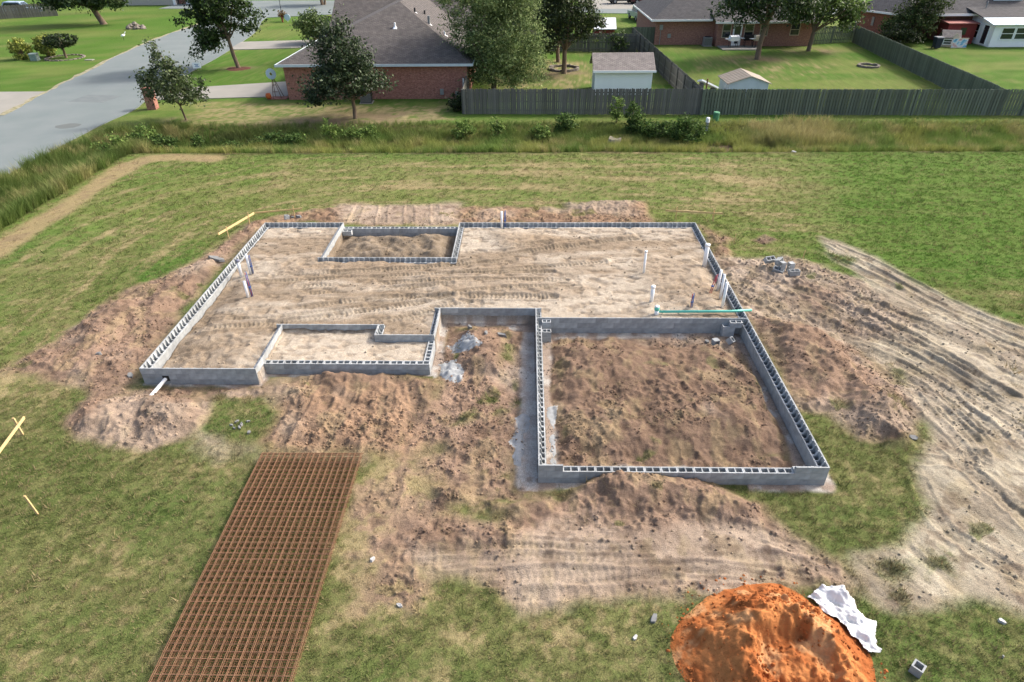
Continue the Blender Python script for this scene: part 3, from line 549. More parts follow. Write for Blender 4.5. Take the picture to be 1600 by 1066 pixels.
for r in runs:
    (ax, ay), (bx, by), nc, head, c0, c1 = r; a = Vector((ax, ay, 0)); d = Vector((bx-ax, by-ay, 0)); Lr = d.length; d.normalize(); ang = math.atan2(d.y, d.x)
    for c in range(nc):
        halfs = max(2, round(Lr/(BL/2))); u = Lr/halfs; s = 0; first = True; hd = head and c == nc-1
        k = 0
        while k < halfs:
            n = 2
            if (first and c % 2 == 1) or k+2 > halfs: n = 1
            end = 'a' if (hd and first and c0) else ('b' if (hd and k+n >= halfs and c1) else None)
            p = a+d*(k*u); first = False
            allb.append((p.x, p.y, c*BH+GAP/2, ang, n*u, hd, end, c == nc-1)); k += n
# raised corner blocks either side of the garage door opening, and stepped return blocks in the garage corners
for x, L in ((0.0, BL), (BL, BW), (7.11-BL, BL), (7.11-2*BL, BL)): allb.append((x, 0, 2*BH+GAP/2, 0, L, True, 'a' if x == 0 else ('b' if x > 6.6 else None), True))
for x, y, z in ((.215, 6.79, 2), (.215, 6.42, 0), (.215, 6.42, 1), (6.48, 6.79, 2), (6.26, 6.79, 1), (6.26, 6.79, 0), (.215, 6.79, 1)):
    allb.append((x, y, z*BH+GAP/2-(.05 if z == 2 else 0), 0, BL if x > 6 else BL*.75, False, None, True))
allb.append((-8.43, 14.6, BH, 0, BL, False, None, True))
found = empty('block_foundation', (-2.4, 7.5, 0), 0, 'grey concrete block foundation walls of the unfinished house, porch and garage', 'foundation')
def key(b):
    dist = (Vector(b[:3])-camp).length
    vis = b[7] or (abs(math.sin(b[3])) < .3 and math.cos(b[3]) > 0 and b[2] > .1)
    return dist+(0 if b[7] else (14 if vis else 60))
allb.sort(key=key)
rest = MB()
for i, (x, y, z, ang, L, hd, end, top) in enumerate(allb):
    j = random.Random(i*7+1)
    me = bmesh_for(L, hd, end)
    if i < 300:
        inst('concrete_block', me, found, (x+2.4+j.uniform(-.0015, .0015), y-7.5+j.uniform(-.0015, .0015), z+j.uniform(-.001, .001)), (0, 0, ang))
    else:
        M = Matrix.Translation((x+2.4, y-7.5, z)) @ Matrix.Rotation(ang, 4, 'Z'); k = len(rest.v)
        rest.v += [tuple(M @ v.co) for v in me.vertices]; rest.f += [tuple(k+q for q in p.vertices) for p in me.polygons]
tag(rest.build('lower_block_courses', M_BLOCK, found), kind='stuff')
mo = MB()
for r in runs:
    (ax, ay), (bx, by), nc, head = r[:4]; d = Vector((bx-ax, by-ay, 0)); L = d.length; M = Matrix.Translation((ax+2.4, ay-7.5, 0)) @ Matrix.Rotation(math.atan2(d.y, d.x), 4, 'Z')
    for y0, y1, cut in ((.006, SH-.006, 0), (BW-SH+.006, BW-.006, CUT if head else 0)): mo.box(.01, L-.01, y0, y1, 0, nc*BH-.008-cut, M)
mo.build('mortar', M_MORTAR, found)

# ------------------------------------------------------------------ rusty wire mesh sheets
M_RUST = mat('rusty steel', S(140, 104, 80, .60), .85, scale=9, c2=S(172, 134, 106, .60), bump=.3, bscale=150, obj_var=.22, spec=.25)
M_RUST2 = mat('rusty steel dull', S(136, 100, 74, .56), .9, scale=9, c2=S(158, 118, 88, .56), bump=.3, bscale=150, obj_var=.2, spec=.2)
lx, ly = 2.60, 6.14
long_me = MB().tube([(0, 0, 0), (0, 1.6, .012), (0, 3.0, -.006), (0, 4.6, .012), (0, ly, 0)], .0060, 5).mesh('mesh_rod', M_RUST); cross_me = MB().tube([(-.03, 0, 0), (lx+.03, 0, 0)], .0058, 5).mesh('mesh_rod', M_RUST)
long_m2 = MB().tube([(0, 0, 0), (0, ly, 0)], .0056, 4).mesh('mesh_rod', M_RUST2); cross_m2 = MB().tube([(-.03, 0, 0), (lx+.03, 0, 0)], .0056, 4).mesh('mesh_rod', M_RUST2)
labels = ['top sheet of rusty welded wire mesh lying on the front lawn', 'second sheet from the top in the rusty wire mesh stack', 'third sheet from the top in the rusty wire mesh stack', 'fourth sheet from the top in the rusty wire mesh stack',
          'fifth sheet from the top in the rusty wire mesh stack', 'bottom sheet of the rusty wire mesh stack pressed into the grass']
zb = .10
for i in range(6):
    t = 5-i; o = empty('wire_mesh_sheet', (-7.24+[0, .022, -.02, .05, .01, -.045][i], -5.30+[0, .024, -.02, .07, -.04, .045][i], zb+.016*t), math.radians([0, .05, -.06, .10, .04, -.10][i]), labels[i], 'wire mesh', 'stacked wire mesh sheets')
    for k in range(18): inst('mesh_rod', long_me if i < 2 else long_m2, o, (k*lx/17+random.uniform(-.006, .006), 0, .008))
    for k in range(41): inst('mesh_rod', cross_me if i < 2 else cross_m2, o, (0, .04+k*(ly-.08)/40+random.uniform(-.01, .01), 0), (0, 0, random.uniform(-.004, .004)))

# ------------------------------------------------------------------ pipes
M_PVC = mat('white pvc', S(240, 241, 242), .4, var=.04, scale=5, spec=.4)
M_PVCG = mat('green sewer pipe', S(112, 214, 192, .8), .4, var=.08, scale=4, spec=.4)
M_BLUE = mat('blue tube', S(52, 88, 150), .4, spec=.4); M_REDT = mat('red tube', S(170, 50, 66), .4, spec=.4); M_FOAM = mat('grey pipe sleeve', S(120, 124, 140), .7)
def pipe(base, top_z, r, label, lean=(0, 0), cap=None, m=M_PVC):
    o = empty('vent_pipe', base, 0, label, 'pipe', 'drain pipes standing in the sand'); h = top_z-base[2]
    p = MB().tube([(0, 0, -.15), (lean[0]*h, lean[1]*h, h)], r*1.3, 12).build('pipe_body', m, o, True)
    if cap: MB().tube([(lean[0]*h, lean[1]*h, h-.06), (lean[0]*(h+.02), lean[1]*(h+.02), h+.02)], r*1.6, 12).build('pipe_cap', m if cap == 1 else M_FOAM, o, True)
    return o
def bundle(base, h, label, cols, lean=(0, 0)):
    o = empty('water_line_bundle', base, 0, label, 'tubing', 'water tubes rising from the sand')
    for k, m in enumerate(cols):
        a = k*2.1; q = .028 if len(cols) > 1 else 0
        pts = [(q*math.cos(a), q*math.sin(a), -.1), (q*math.cos(a)*1.3+lean[0]*h*.5, q*math.sin(a), h*.5), (q*math.cos(a+.5)+lean[0]*h, q*math.sin(a+.5)+lean[1]*h, h*(1-.06*(k % 3)))]
        MB().tube(pts, .014, 7).build('tube', m, o, True)
    MB().tube([(lean[0]*h*.32, 0, h*.34), (lean[0]*h*.38, 0, h*.40)], .05, 10).build('tape', M_BLUE, o)
ZS = .46
pipe((-11.32,10.4,0.46), 1.06, .045, 'white pipe with grey sleeve nearest the left block wall', cap=2)
pipe((-11.02,10.56,0.46), 1.24, .035, 'tall white pipe taped to blue tubing near the left wall')
bundle((-10.93,10.56,0.46), .75, 'blue tubing taped to the tall white pipe near the left wall', [M_BLUE, M_BLUE, M_FOAM])
pipe((-10.41,8.65,0.46), 1.1, .04, 'white pipe with blue and red tubes in the left sand')
bundle((-10.28,8.7,0.46), 1.0, 'blue and red tube bundle beside the white pipe in the left sand', [M_BLUE, M_REDT, M_BLUE, M_BLUE, M_REDT], (-.03, 0))
pipe((4.17,10.54,0.47), 1.38, .034, 'slim white pipe standing alone in the right sand', (.0, .02), 1)
pipe((6.67,11.37,0.47), 1.28, .062, 'thick capped white pipe at the right block wall', cap=1)
pipe((6.72,9.43,0.47), 1.17, .036, 'farthest of the three slim white pipes at the right block wall')
pipe((6.66,8.81,0.47), 1.32, .036, 'middle one of the three slim white pipes at the right block wall')
pipe((6.56,8.12,0.47), 1.36, .042, 'nearest of the three slim white pipes at the right block wall')
pipe((4.13,8.42,0.47), 1.05, .05, 'short capped white pipe next to the green sewer pipe', cap=1)
bundle((5.44,7.98,0.47), .55, 'short blue and red tube bundle near the green sewer pipe', [M_BLUE, M_REDT, M_BLUE, M_BLUE, M_REDT])
bundle((6.33,9.04,0.47), .7, 'pink tubing with blue tape leaning toward the right wall', [M_REDT, M_REDT], (.25, .1))
pipe((-1.41,14.93,0.47), 1.2, .035, 'white pipe standing at the back block wall')
bundle((-1.27,15,0.47), .75, 'blue tubing beside the white pipe at the back wall', [M_BLUE, M_FOAM, M_BLUE])
g0 = Vector((4.16,7.53,0.5)); g1 = Vector((7.27,7.53,0.54)); o = empty('sewer_pipe', g0, 0, 'pale green sewer pipe crossing the sand and the right block wall', 'pipe')
MB().tube([(0, 0, .05), tuple(g1-g0+Vector((-.6, 0, .03))), tuple(g1-g0+Vector((.1, 0, .08)))], .045, 12).build('pipe_run', M_PVCG, o, True)
MB().tube([(0, 0, -.1), (-.01, 0, .12)], .075, 12).build('elbow', M_PVC, o, True); MB().tube([(-.01, 0, .12), (-.01, 0, .24)], .085, 12).build('hub', M_PVCG, o, True); MB().tube([(-.01, 0, .24), (-.01, 0, .27)], .08, 12).build('cap', M_PVC, o, True)
e0 = Vector((-11.49,3.34,0.06)); e1 = Vector((-11.28, 3.97, .22)); o = empty('drain_stub', e1, 0, 'white drain pipe stub sticking out of the front left wall', 'pipe')
MB().tube([(0, .12, .02), tuple(e0-e1)], .055, 12, cap=False).build('pipe_body', M_PVC, o, True); MB().tube([tuple((e0-e1)*.9), tuple((e0-e1)*1.0)], .059, 12, cap=False).build('pipe_end', M_PVC, o, True)
mbk = MB(); mbk.box(-.10, .10, .008, .016, -.07, .12); mbk.build('broken_hole_shade', mat('painted hole shade', S(52, 50, 48), 1), o)  # dark plate on the wall face, painted as the shade inside the pipe hole

# ------------------------------------------------------------------ batter boards and stakes
M_PINE = mat('fresh pine', S(232, 204, 152, .85), .7, scale=3, c2=S(214, 180, 126, .85), stretch=(1, 12, 12), obj_var=.08)
def board(parent, a, b, w=.09, t=.022, name='board'):
    a = Vector(a); b = Vector(b); d = b-a; L = d.length; M = Matrix.Translation(a) @ d.to_track_quat('X', 'Z').to_matrix().to_4x4()
    MB().box(0, L, -t/2, t/2, -w/2, w/2, M).build(name, M_PINE, parent)
def stake(parent, p, h, lean=(0, 0), s=.032):
    x, y, z = p; mb = MB(); k = 0; v = [(x-s, y-s*.6, z), (x+s, y-s*.6, z), (x+s, y+s*.6, z), (x-s, y+s*.6, z)]
    tp = [(a+lean[0]*h, b+lean[1]*h, c+h) for a, b, c in v]; bt = (x, y, z-.2)
    mb.v = v+tp+[bt]; mb.f = [(4, 5, 6, 7), (0, 1, 5, 4), (1, 2, 6, 5), (2, 3, 7, 6), (3, 0, 4, 7), (0, 8, 1), (1, 8, 2), (2, 8, 3), (3, 8, 0)]
    mb.build('stake', M_PINE, parent)
c0 = Vector((-13.8,14.28,0.42)); c1 = Vector((-13.08,16.69,0.42)); c2 = Vector((-10.98,17.24,0.42))
o = empty('batter_board', (c1.x, c1.y, 0), 0, 'L shaped pine batter board outside the back left corner', 'batter board', 'batter boards around the foundation'); B0 = Vector((c1.x, c1.y, 0))
board(o, c0-B0, c1-B0, .10); board(o, c1-B0+Vector((.05, .03, .0)), c2-B0, .07)
for px_, s in ((c0.lerp(c1, .2), 1), (c0.lerp(c1, .8), 1.15), (c1.lerp(c2, .8), 1.1)): stake(o, (px_.x-B0.x, px_.y-B0.y+.04, 0), .55*s, (random.uniform(-.08, .08), 0), .022)
c0 = Vector((6.16,17.02,0.4)); c1 = Vector((8.73,16.63,0.4)); o = empty('batter_board', (c0.x, c0.y, 0), 0, 'straight pine batter board behind the back right corner', 'batter board', 'batter boards around the foundation')
board(o, (0, 0, .4), (c1.x-c0.x, c1.y-c0.y, .4), .08)
for f in (.2, .85): stake(o, ((c1.x-c0.x)*f, (c1.y-c0.y)*f+.04, 0), .6, (0, .02), .022)
b0 = Vector((-14.19,1.88,0.45)); b1 = Vector((-13.66,-1.45,0.38)); s0 = Vector((-14.27,1.6,0)); o = empty('batter_board', (s0.x, s0.y, 0), 0, 'pine batter board crossing a stake at the left picture edge', 'batter board', 'batter boards around the foundation')
board(o, (b0.x-s0.x, b0.y-s0.y, b0.z), (b1.x-s0.x, b1.y-s0.y, b1.z), .085); stake(o, (0, .05, 0), .60, (-.05, .03), .03); stake(o, (b1.x-s0.x+.1, b1.y-s0.y, 0), .6, (0, 0), .03)
for p, h, ln, lb in (((-12.03,-1.17,0), .62, (-.12, .02), 'lone pine stake in the grass at the lower left'), ((8.62,14.16,0), .5, (.05, 0), 'thin pine stake beside the back right wall corner'), ((11.07,12.73,0), .4, (.06, 0), 'thin stake in soil right of the foundation'),
                     ((8.37,16.91,0), .4, (0, 0), 'thin stake behind the back right corner of the house')):
    o = empty('stake', p, 0, lb, 'stake', 'survey stakes'); stake(o, (0, 0, 0), h, ln, .026 if h > .55 else .014)

# ------------------------------------------------------------------ loose blocks and rubble
BFULL = block_mesh('loose_block', BL, False); BHALF = block_mesh('loose_block', BW, False)
def loose(p, rot, label, me=None, grp='loose concrete blocks', dz=0.0, name='loose_block', s=1):
    x, y = p[:2]; o = inst(name, me or BFULL, None, (x, y, gz(x, y)+dz), rot, (s, s, s)); tag(o, label, 'block', grp)
pz = (9.88,11.42,0)
for dx, dy, dz, rot, lb in ((-.68, .36, .06, (.5, 0, .3), 'back left block of the small pile right of the house'), (-.30, .30, .08, (1.2, 0, .9), 'tipped block behind the middle of the small block pile'), (-.05, -.10, .0, (0, -1.5, .3), 'upended block in the middle of the small block pile'),
                            (.05, -.42, .03, (0, 0, .06), 'front block of the small pile right of the house'), (.36, .02, .02, (.05, -1.57, .2), 'topmost block standing at the right of the small block pile'), (-.5, .02, .0, (.4, .2, -.5), 'half buried block at the left of the small block pile')):
    loose((pz[0]+dx, pz[1]+dy), rot, lb, dz=dz)
loose((7,-4.89,0), (0, .0, .75), 'single grey block lying on the lawn at the bottom right', BHALF)
loose((5.77,6.24,0), (1.5, 0, .3), 'block fragment on the soil at the garage back wall', BHALF, dz=.05); loose((6.36,6.24,0), (.6, .3, .8), 'broken block fragment in the back right corner of the garage', BHALF, dz=.02)
loose((-11.71,16.77,0), (0, .2, .6), 'grey block lying behind the back left house corner', BHALF)
M_RUB = mat('broken block', S(170, 172, 172, .5), .95, var=.15, scale=9, bump=.3, bscale=70, obj_var=.15)
def shard(p, L, w, h, rz, label, m=M_RUB, name='block_fragment', cat='rubble', grp='broken block fragments'):
    r = random.Random(int(p[0]*1000+p[1]*77)); mb = MB(); pts = []
    n = 6; top = []; bot = []
    for i in range(n):
        a = 2*math.pi*i/n; q = r.uniform(.75, 1.1); bot.append((L/2*math.cos(a)*q, w/2*math.sin(a)*q, -.03)); q *= r.uniform(.7, 1); top.append((L/2*math.cos(a)*q, w/2*math.sin(a)*q, h*r.uniform(.7, 1.2)))
    mb.v = bot+top; mb.f = [tuple(range(n, 2*n))]+[(i, (i+1) % n, n+(i+1) % n, n+i) for i in range(n)]
    o = mb.build(name, m); o.location = (p[0], p[1], gz(p[0], p[1])+.012); o.rotation_euler = (r.uniform(-.2, .2), r.uniform(-.2, .2), rz); tag(o, label, cat, grp)
SHL = ['leftmost', 'upper left', 'largest central', 'lower left', 'upper right', 'lowest right', 'lower central']
for i, (pp, L, w) in enumerate((((-8.6,2.11,0),.2,.1), ((-8.51,2.25,0),.24,.1), ((-8.32,2.14,0),.26,.12), ((-8.47,1.98,0),.18,.1), ((-8.19,2.28,0),.18,.09), ((-8,1.82,0),.22,.16), ((-8.34,2.01,0),.2,.1))):
    shard(pp, L*.75, w*.75, .04, i*.9, SHL[i]+' grey block fragment of the scatter left of the tracked soil')
for pp, L, w, lb in (((-1.16,6.61,0),.42,.17,'pale slab fragment on the soil mound by the entry'), ((-1.64,6.3,0),.22,.1,'small pale fragment on top of the entry soil mound'), ((-2.23,7.01,0),.3,.12,'pale fragment left of the entry soil mound'), ((-14.18,5.38,0),.25,.12,'grey fragment on the soil left of the house'),
                       ((-11.47,17.16,0),.3,.2,'white rubble left of the back corner pair'), ((-11.14,17.08,0),.3,.2,'white rubble right of the back corner pair'), ((-13.24,12.55,0),.9,.4,'flat pale rubble patch beside the left wall'), ((-12.63,4.34,0),.3,.2,'grey lump at the front left wall corner'), ((10.11,1.7,0),.35,.2,'pale lump beside the sandy track'),
                       ((2.29,-3.73,0),.24,.14,'grey lump in the grass left of the orange pile'), ((5.71,6.43,0),.2,.12,'thin fragment at the garage back wall'), ((5.42,30.65,0),.0,.0,'')):
    if L: shard(pp, L, w, .07, pp[0]*3.1, lb)
# hardened concrete spills
M_SPILL = mat('spilled concrete', S(196, 200, 202, .52), .95, var=.18, scale=5, bump=.5, bscale=35)
def blob(name, poly, h, m, label, cat, grp=None, res=.04, amp=.6, seed=1, kind=None):
    P = np.array(poly); xs = np.arange(P[:, 0].min()-.2, P[:, 0].max()+.2, res); ys = np.arange(P[:, 1].min()-.2, P[:, 1].max()+.2, res); X, Y = np.meshgrid(xs, ys); x = X.ravel(); y = Y.ravel()
    s = sdf(poly, x, y)+(fbm(x, y, .5, 3, seed)-.5)*.5; g = ground(x, y)[0]; nn = fbm(x, y, .45, 3, seed+5); z = g+h*sstep(-.05, .4, s)*(1-amp+amp*2*nn)-.04*(s < -.05)
    nx = len(xs); idx = np.arange(len(x)).reshape(len(ys), nx); q = np.stack([idx[:-1, :-1], idx[:-1, 1:], idx[1:, 1:], idx[1:, :-1]], -1).reshape(-1, 4); q = q[(s[q] > -.07).any(1)]
    me = np_mesh(name, np.stack([x, y, z], -1), quads=q, smooth=True); me.materials.append(m); o = inst(name, me); return tag(o, label, cat, grp, kind)
blob('concrete_spill', [(-2.96,6.02),(-2.46,6.37),(-2.02,6.14),(-1.77,5.62),(-2.05,5.47),(-2.38,5.4),(-2.74,5.47)], .07, M_SPILL, 'upper lump of hardened pale concrete beside the porch', 'concrete', 'hardened concrete spills', seed=4)
blob('concrete_spill', [(-3.04,5.04),(-2.56,5.18),(-2.31,4.63),(-2.35,4.17),(-2.72,4.36),(-2.94,4.56)], .06, M_SPILL, 'lower lump of hardened pale concrete beside the porch', 'concrete', 'hardened concrete spills', seed=9)
blob('concrete_spill', [(-0.49,2.55),(-0.35,2.56),(-0.31,1.54),(-0.4,0.56),(-0.57,0.75),(-0.63,1.28)], .05, M_SPILL, 'pale slurry ridge along the garage left footing', 'concrete', 'hardened concrete spills', seed=14)
blob('concrete_spill', [(0.43,2.91),(0.53,2.62),(0.46,1.55),(0.48,0.76),(0.4,0.76),(0.4,1.8)], .05, M_SPILL, 'thin slurry ridge inside the garage left wall', 'concrete', 'hardened concrete spills', seed=17)

# ------------------------------------------------------------------ orange sand pile and plastic sheet
PC = (4.45, -4.35)
def pile_h(x, y):
    dx = (x-PC[0])/1.86; dy = (y-PC[1]+.15)/1.62; a = np.arctan2(dy, dx); r = np.hypot(dx, dy)*(1+.10*(fbm(x, y, .9, 3, 101)-.5)*2+.05*np.sin(3*a+1))
    h = .95*sstep(1.04, .22, r)**.9
    wob = (fbm(x, y, .35, 4, 103)-.5)
    sc = np.exp(-(((x-PC[0]-.22)/1.0)**2+((y-PC[1]+.50)/.78)**2)); h = h-.52*sstep(.34, .78, sc+wob*.4)*np.clip(h+.2, 0, 1)
    n1 = fbm(x, y, .42, 4, 105); n2 = fbm(x, y, .13, 4, 107); h = h+np.clip(h*3, 0, 1)*((n1-.5)*.26+np.abs(n2-.5)*.22+np.clip(fbm(x, y, .2, 2, 109)-.6, 0, 1)*.5-.05)
    return h
xs = np.arange(PC[0]-2.2, PC[0]+2.2, .024); ys = np.arange(PC[1]-2.2, PC[1]+2.0, .024); X, Y = np.meshgrid(xs, ys); x = X.ravel(); y = Y.ravel(); ph = pile_h(x, y)
gzz = ground(x, y)[0]; z = gzz+ph-.012; nx = len(xs); idx = np.arange(len(x)).reshape(len(ys), nx); q = np.stack([idx[:-1, :-1], idx[:-1, 1:], idx[1:, 1:], idx[1:, :-1]], -1).reshape(-1, 4); q = q[(ph[q] > .003).any(1)]
cb = lerp3(np.tile(np.array(S(214, 142, 88, .64)), (len(x), 1)), np.array(S(186, 112, 66, .62)), sstep(.38, .62, fbm(x, y, .6, 4, 111))); cb = lerp3(cb, np.array(S(232, 184, 134, .66)), sstep(.55, .72, fbm(x, y, .35, 4, 113))*.6)
me = np_mesh('sand_pile', np.stack([x, y, z], -1), quads=q, smooth=True, colr=cb); me.materials.append(vcol_mat('orange sand', 1.0, noise=((14, .12), (90, .15)), bump=((25, .5, .03), (90, .5, .012)), spec=.05))
pile_o = inst('sand_pile', me); tag(pile_o, 'large pile of bright orange masonry sand with scooped hollow', 'sand pile')
SHP = [(5.51,-3.18),(5.88,-2.99),(6.38,-2.95),(6.46,-3.21),(6.46,-3.58),(6.69,-3.75),(6.49,-4.13),(6.49,-4.39),(6.26,-4.42),(6.15,-4.2),(6.02,-4.07),(5.91,-3.8),(5.68,-3.52)]
xs = np.arange(min(p[0] for p in SHP)-.2, max(p[0] for p in SHP)+.2, .018); ys = np.arange(min(p[1] for p in SHP)-.2, max(p[1] for p in SHP)+.2, .018); X, Y = np.meshgrid(xs, ys); x = X.ravel(); y = Y.ravel()
s = sdf(SHP, x, y)+(fbm(x, y, .25, 3, 121)-.5)*.14; base = ground(x, y)[0]+np.maximum(pile_h(x, y), 0); u = (x-y)*.7; v = (x+y)*.7
rid = fbm(u*.55, v*1.5, .34, 2, 123); rid2 = fbm(u*.7, v*1.4, .13, 2, 127); z = base+.03+.34*np.clip(rid-.32, 0, 1)*sstep(-.02, .22, s)+.16*(rid2-.3)+.07*(fbm(x, y, .08, 2, 129)-.5)
idx = np.arange(len(x)).reshape(len(ys), len(xs)); q = np.stack([idx[:-1, :-1], idx[:-1, 1:], idx[1:, 1:], idx[1:, :-1]], -1).reshape(-1, 4); hole = (fbm(x, y, .45, 2, 131) > .80); q = q[(s[q] > 0).all(1) & ~hole[q].any(1)]
me = np_mesh('plastic_sheet', np.stack([x, y, z], -1), quads=q, smooth=True); me.materials.append(mat('white plastic film', S(236, 238, 240, .72), .4, var=.04, scale=3, spec=.5))
o = inst('plastic_sheet', me); sol = o.modifiers.new('thickness', 'SOLIDIFY'); sol.thickness = .004; tag(o, 'crumpled white plastic sheet on the edge of the orange sand', 'plastic sheet')
# litter
M_LIT = mat('white litter', S(226, 226, 224, .6), .6, var=.06)
for pp, L, lb in (((-3.7,-2.38,0),.16,'scrap of white paper in dry grass right of the mesh'), ((1.85,-4.13,0),.16,'scrap of white paper on grass left of the orange pile'), ((9.24,-3.68,0),.2,'white plastic bottle shaped scrap at the right edge'), ((-2.92,-3.5,0),.16,'pale scrap in the front grass'), ((8.8,-4.43,0),.06,'tiny white scrap near the bottom right corner'),
                    ((15.75,27.42,0),.55,'pale scrap lying at the edge of the ditch'), ((11.1,29.45,0),.35,'white scrap beside the dark shrub at the ditch')):
    shard(pp, L, L*.55, .04, pp[0]*2.3, lb, M_LIT, 'litter_scrap', 'litter', 'litter scraps')
shard((5.28,30.5,0), 1.3, .8, .45, .2, 'rounded grey stone among the ditch grass', mat('field stone', S(168, 160, 146, .6), .95, scale=4, bump=.4), 'field_stone', 'stone', 'stones')

# ------------------------------------------------------------------ foliage
def leaf_cloud(pts, size, col_a, col_b, rnd, up=.35, aspect=.55, shade=None):
    n = len(pts); d = rnd.normal(size=(n, 3)); d[:, 2] = np.abs(d[:, 2])*.6+up; d /= np.linalg.norm(d, axis=1)[:, None]
    t = np.cross(d, rnd.normal(size=(n, 3))); t /= np.linalg.norm(t, axis=1)[:, None]; b = np.cross(d, t); s = size*rnd.uniform(.6, 1.35, n)[:, None]
    v = np.stack([pts-t*s, pts-b*s*aspect+d*s*.15, pts+t*s, pts+b*s*aspect+d*s*.15], 1).reshape(-1, 3); q = np.arange(n*4).reshape(-1, 4)
    m = rnd.rand(n)[:, None]**1.3
    c = np.array(col_a)*(1-m)+np.array(col_b)*m; c = c*.68*rnd.uniform(.55, 1.55, n)[:, None]
    return v, q, np.repeat(c, 4, 0)
M_LEAF = vcol_mat('leaves', .55, noise=(), bump=(), trans=.28, spec=.35)
M_LEAFD = vcol_mat('matt leaves', .75, noise=(), bump=(), trans=.30, spec=.2)
M_BARK = mat('bark', S(98, 84, 70), .95, scale=8, c2=S(124, 108, 92), bump=.6, bscale=25, stretch=(1, 1, .3))
def crown_points(ells, n, clumps, rnd, sig=.34, shell=.45):
    w = np.array([a[3]*a[4]*a[5] for a in ells])**.8; w /= w.sum(); P = []
    C = []
    for e, k in zip(ells, (w*clumps).astype(int)+1):
        u = rnd.normal(size=(k, 3)); u /= np.linalg.norm(u, axis=1)[:, None]; r = rnd.uniform(0, 1, k)**shell; C.append(np.array(e[:3])+u*r[:, None]*np.array(e[3:6]))
    C = np.concatenate(C); per = max(1, n//len(C)); s = sig*rnd.uniform(.6, 1.4, len(C))
    P = C[:, None, :]+rnd.normal(size=(len(C), per, 3))*s[:, None, None]*np.array([1, 1, .7]); return P.reshape(-1, 3), C
def limb(mb, a, b, r0, r1, rnd, n=5, wob=.12):
    a = Vector(a); b = Vector(b); L = (b-a).length; pts = []; rad = []
    for i in range(n):
        t = i/(n-1); j = Vector(rnd.normal(size=3))*wob*L*.12*(t*(1-t)*4); pts.append(a.lerp(b, t)+j+Vector((0, 0, .08*L*t*(1-t)))); rad.append(r0+(r1-r0)*t)
    mb.tube(pts, rad, 7, cap=False)
def tree(name, base, label, ells, n, leaf, ca, cb, trunk_r, fork, seed, cat='tree', group=None, clumps=90, sig=.36, m=None, up=.35, shell=.45, lean=(0, 0), stems=1, aspect=.55):
    rnd = np.random.RandomState(seed); o = empty(name, (base[0], base[1], gz(base[0], base[1])-.03), 0, label, cat, group)
    P, C = crown_points(ells, n, clumps, rnd, sig, shell); v, q, c = leaf_cloud(P, leaf, ca, cb, rnd, up, aspect)
    me = np_mesh('crown', v, quads=q, colr=c); me.materials.append(m or M_LEAF); inst('crown', me, o)
    mb = MB(); top = np.mean([e[:3] for e in ells], 0); tip = Vector((lean[0], lean[1], fork))
    for k in range(stems):
        a = 2*math.pi*k/max(stems, 1); off = Vector((math.cos(a), math.sin(a), 0))*(.0 if stems == 1 else trunk_r*1.2)
        tp = tip+off*2.2
        mb.tube([tuple(off+Vector((0, 0, -.1))), tuple(off*1.2+Vector((0, 0, .12))), tuple((off+tp)*.5+Vector((rnd.normal()*.04, 0, 0))), tuple(tp)], [trunk_r*1.35, trunk_r*1.02, trunk_r*.9, trunk_r*.75], 9, cap=False)
        sel = C[rnd.permutation(len(C))[:7 if stems == 1 else 4]]
        for p in sel:
            p = Vector(p); st = tp.lerp(Vector((top[0], top[1], tp.z)), .0); limb(mb, st-Vector((0, 0, .05)), p, trunk_r*.5, trunk_r*.10, rnd)
        limb(mb, tp-Vector((0, 0, .05)), Vector((top[0], top[1], max(e[2]+e[5]*.6 for e in ells))), trunk_r*.72, trunk_r*.12, rnd)
    mb.build('trunk', M_BARK, o, True); return o
G_DK = S(52, 74, 40), S(104, 124, 78); G_MID = S(70, 96, 46), S(124, 146, 80); G_LT = S(92, 116, 66), S(160, 172, 112)
tree('magnolia_tree', (-12.57,35.35,0), 'dark glossy pyramidal tree in front of the brick side wall', [(-.6, 0, 2.6, 3.0, 2.6, 1.25), (-.55, 0, 4.0, 2.1, 1.9, 1.3), (-.5, 0, 5.6, 1.15, 1.1, 1.35), (1.5, 0, 2.5, 1.2, 1.2, .7), (-2.4, -.2, 1.9, 1.3, 1.2, .7), (.6, 0, 4.2, 1.2, 1.1, .8)],
     13000, .105, S(40, 60, 34), S(104, 122, 84), .15, 1.3, 21, clumps=170, sig=.30, group=None)
tree('willow_tree', (-3.0, 43.0), 'tall pale feathery tree behind the left end of the front fence', [(.3, 0, 4.0, 4.0, 3.3, 3.3), (-.6, 0, 7.5, 3.7, 3.2, 2.6), (2.2, 0, 2.2, 2.3, 2.0, 1.6), (-.9, .2, 2.2, 2.2, 1.8, 1.7), (1.4, 0, 6.4, 3.3, 2.6, 2.2)],
     46000, .115, S(88, 112, 62), S(182, 200, 138), .22, 1.2, 22, clumps=340, sig=.38, m=M_LEAFD, aspect=.34)
tree('oak_tree', (3.01,50.71,0), 'dark tree with upright limbs left of the white shed', [(0, 0, 4.6, 2.9, 2.7, 2.1), (.1, 0, 7.3, 3.1, 2.9, 2.6), (-1.4, 0, 3.2, 1.7, 1.5, 1.2), (1.7, 0, 3.9, 1.6, 1.5, 1.4)],
     15000, .12, S(42, 60, 34), S(96, 112, 66), .24, 2.0, 23, clumps=190, sig=.36)
tree('maple_tree', (2.7,56.29,0), 'slim tree just behind the dark upright tree in the back yard', [(-1.6, 0, 4.4, 2.2, 2.0, 1.6), (-.6, 0, 6.6, 2.6, 2.2, 2.2)], 5500, .13, *G_DK, .20, 2.2, 24, clumps=90)
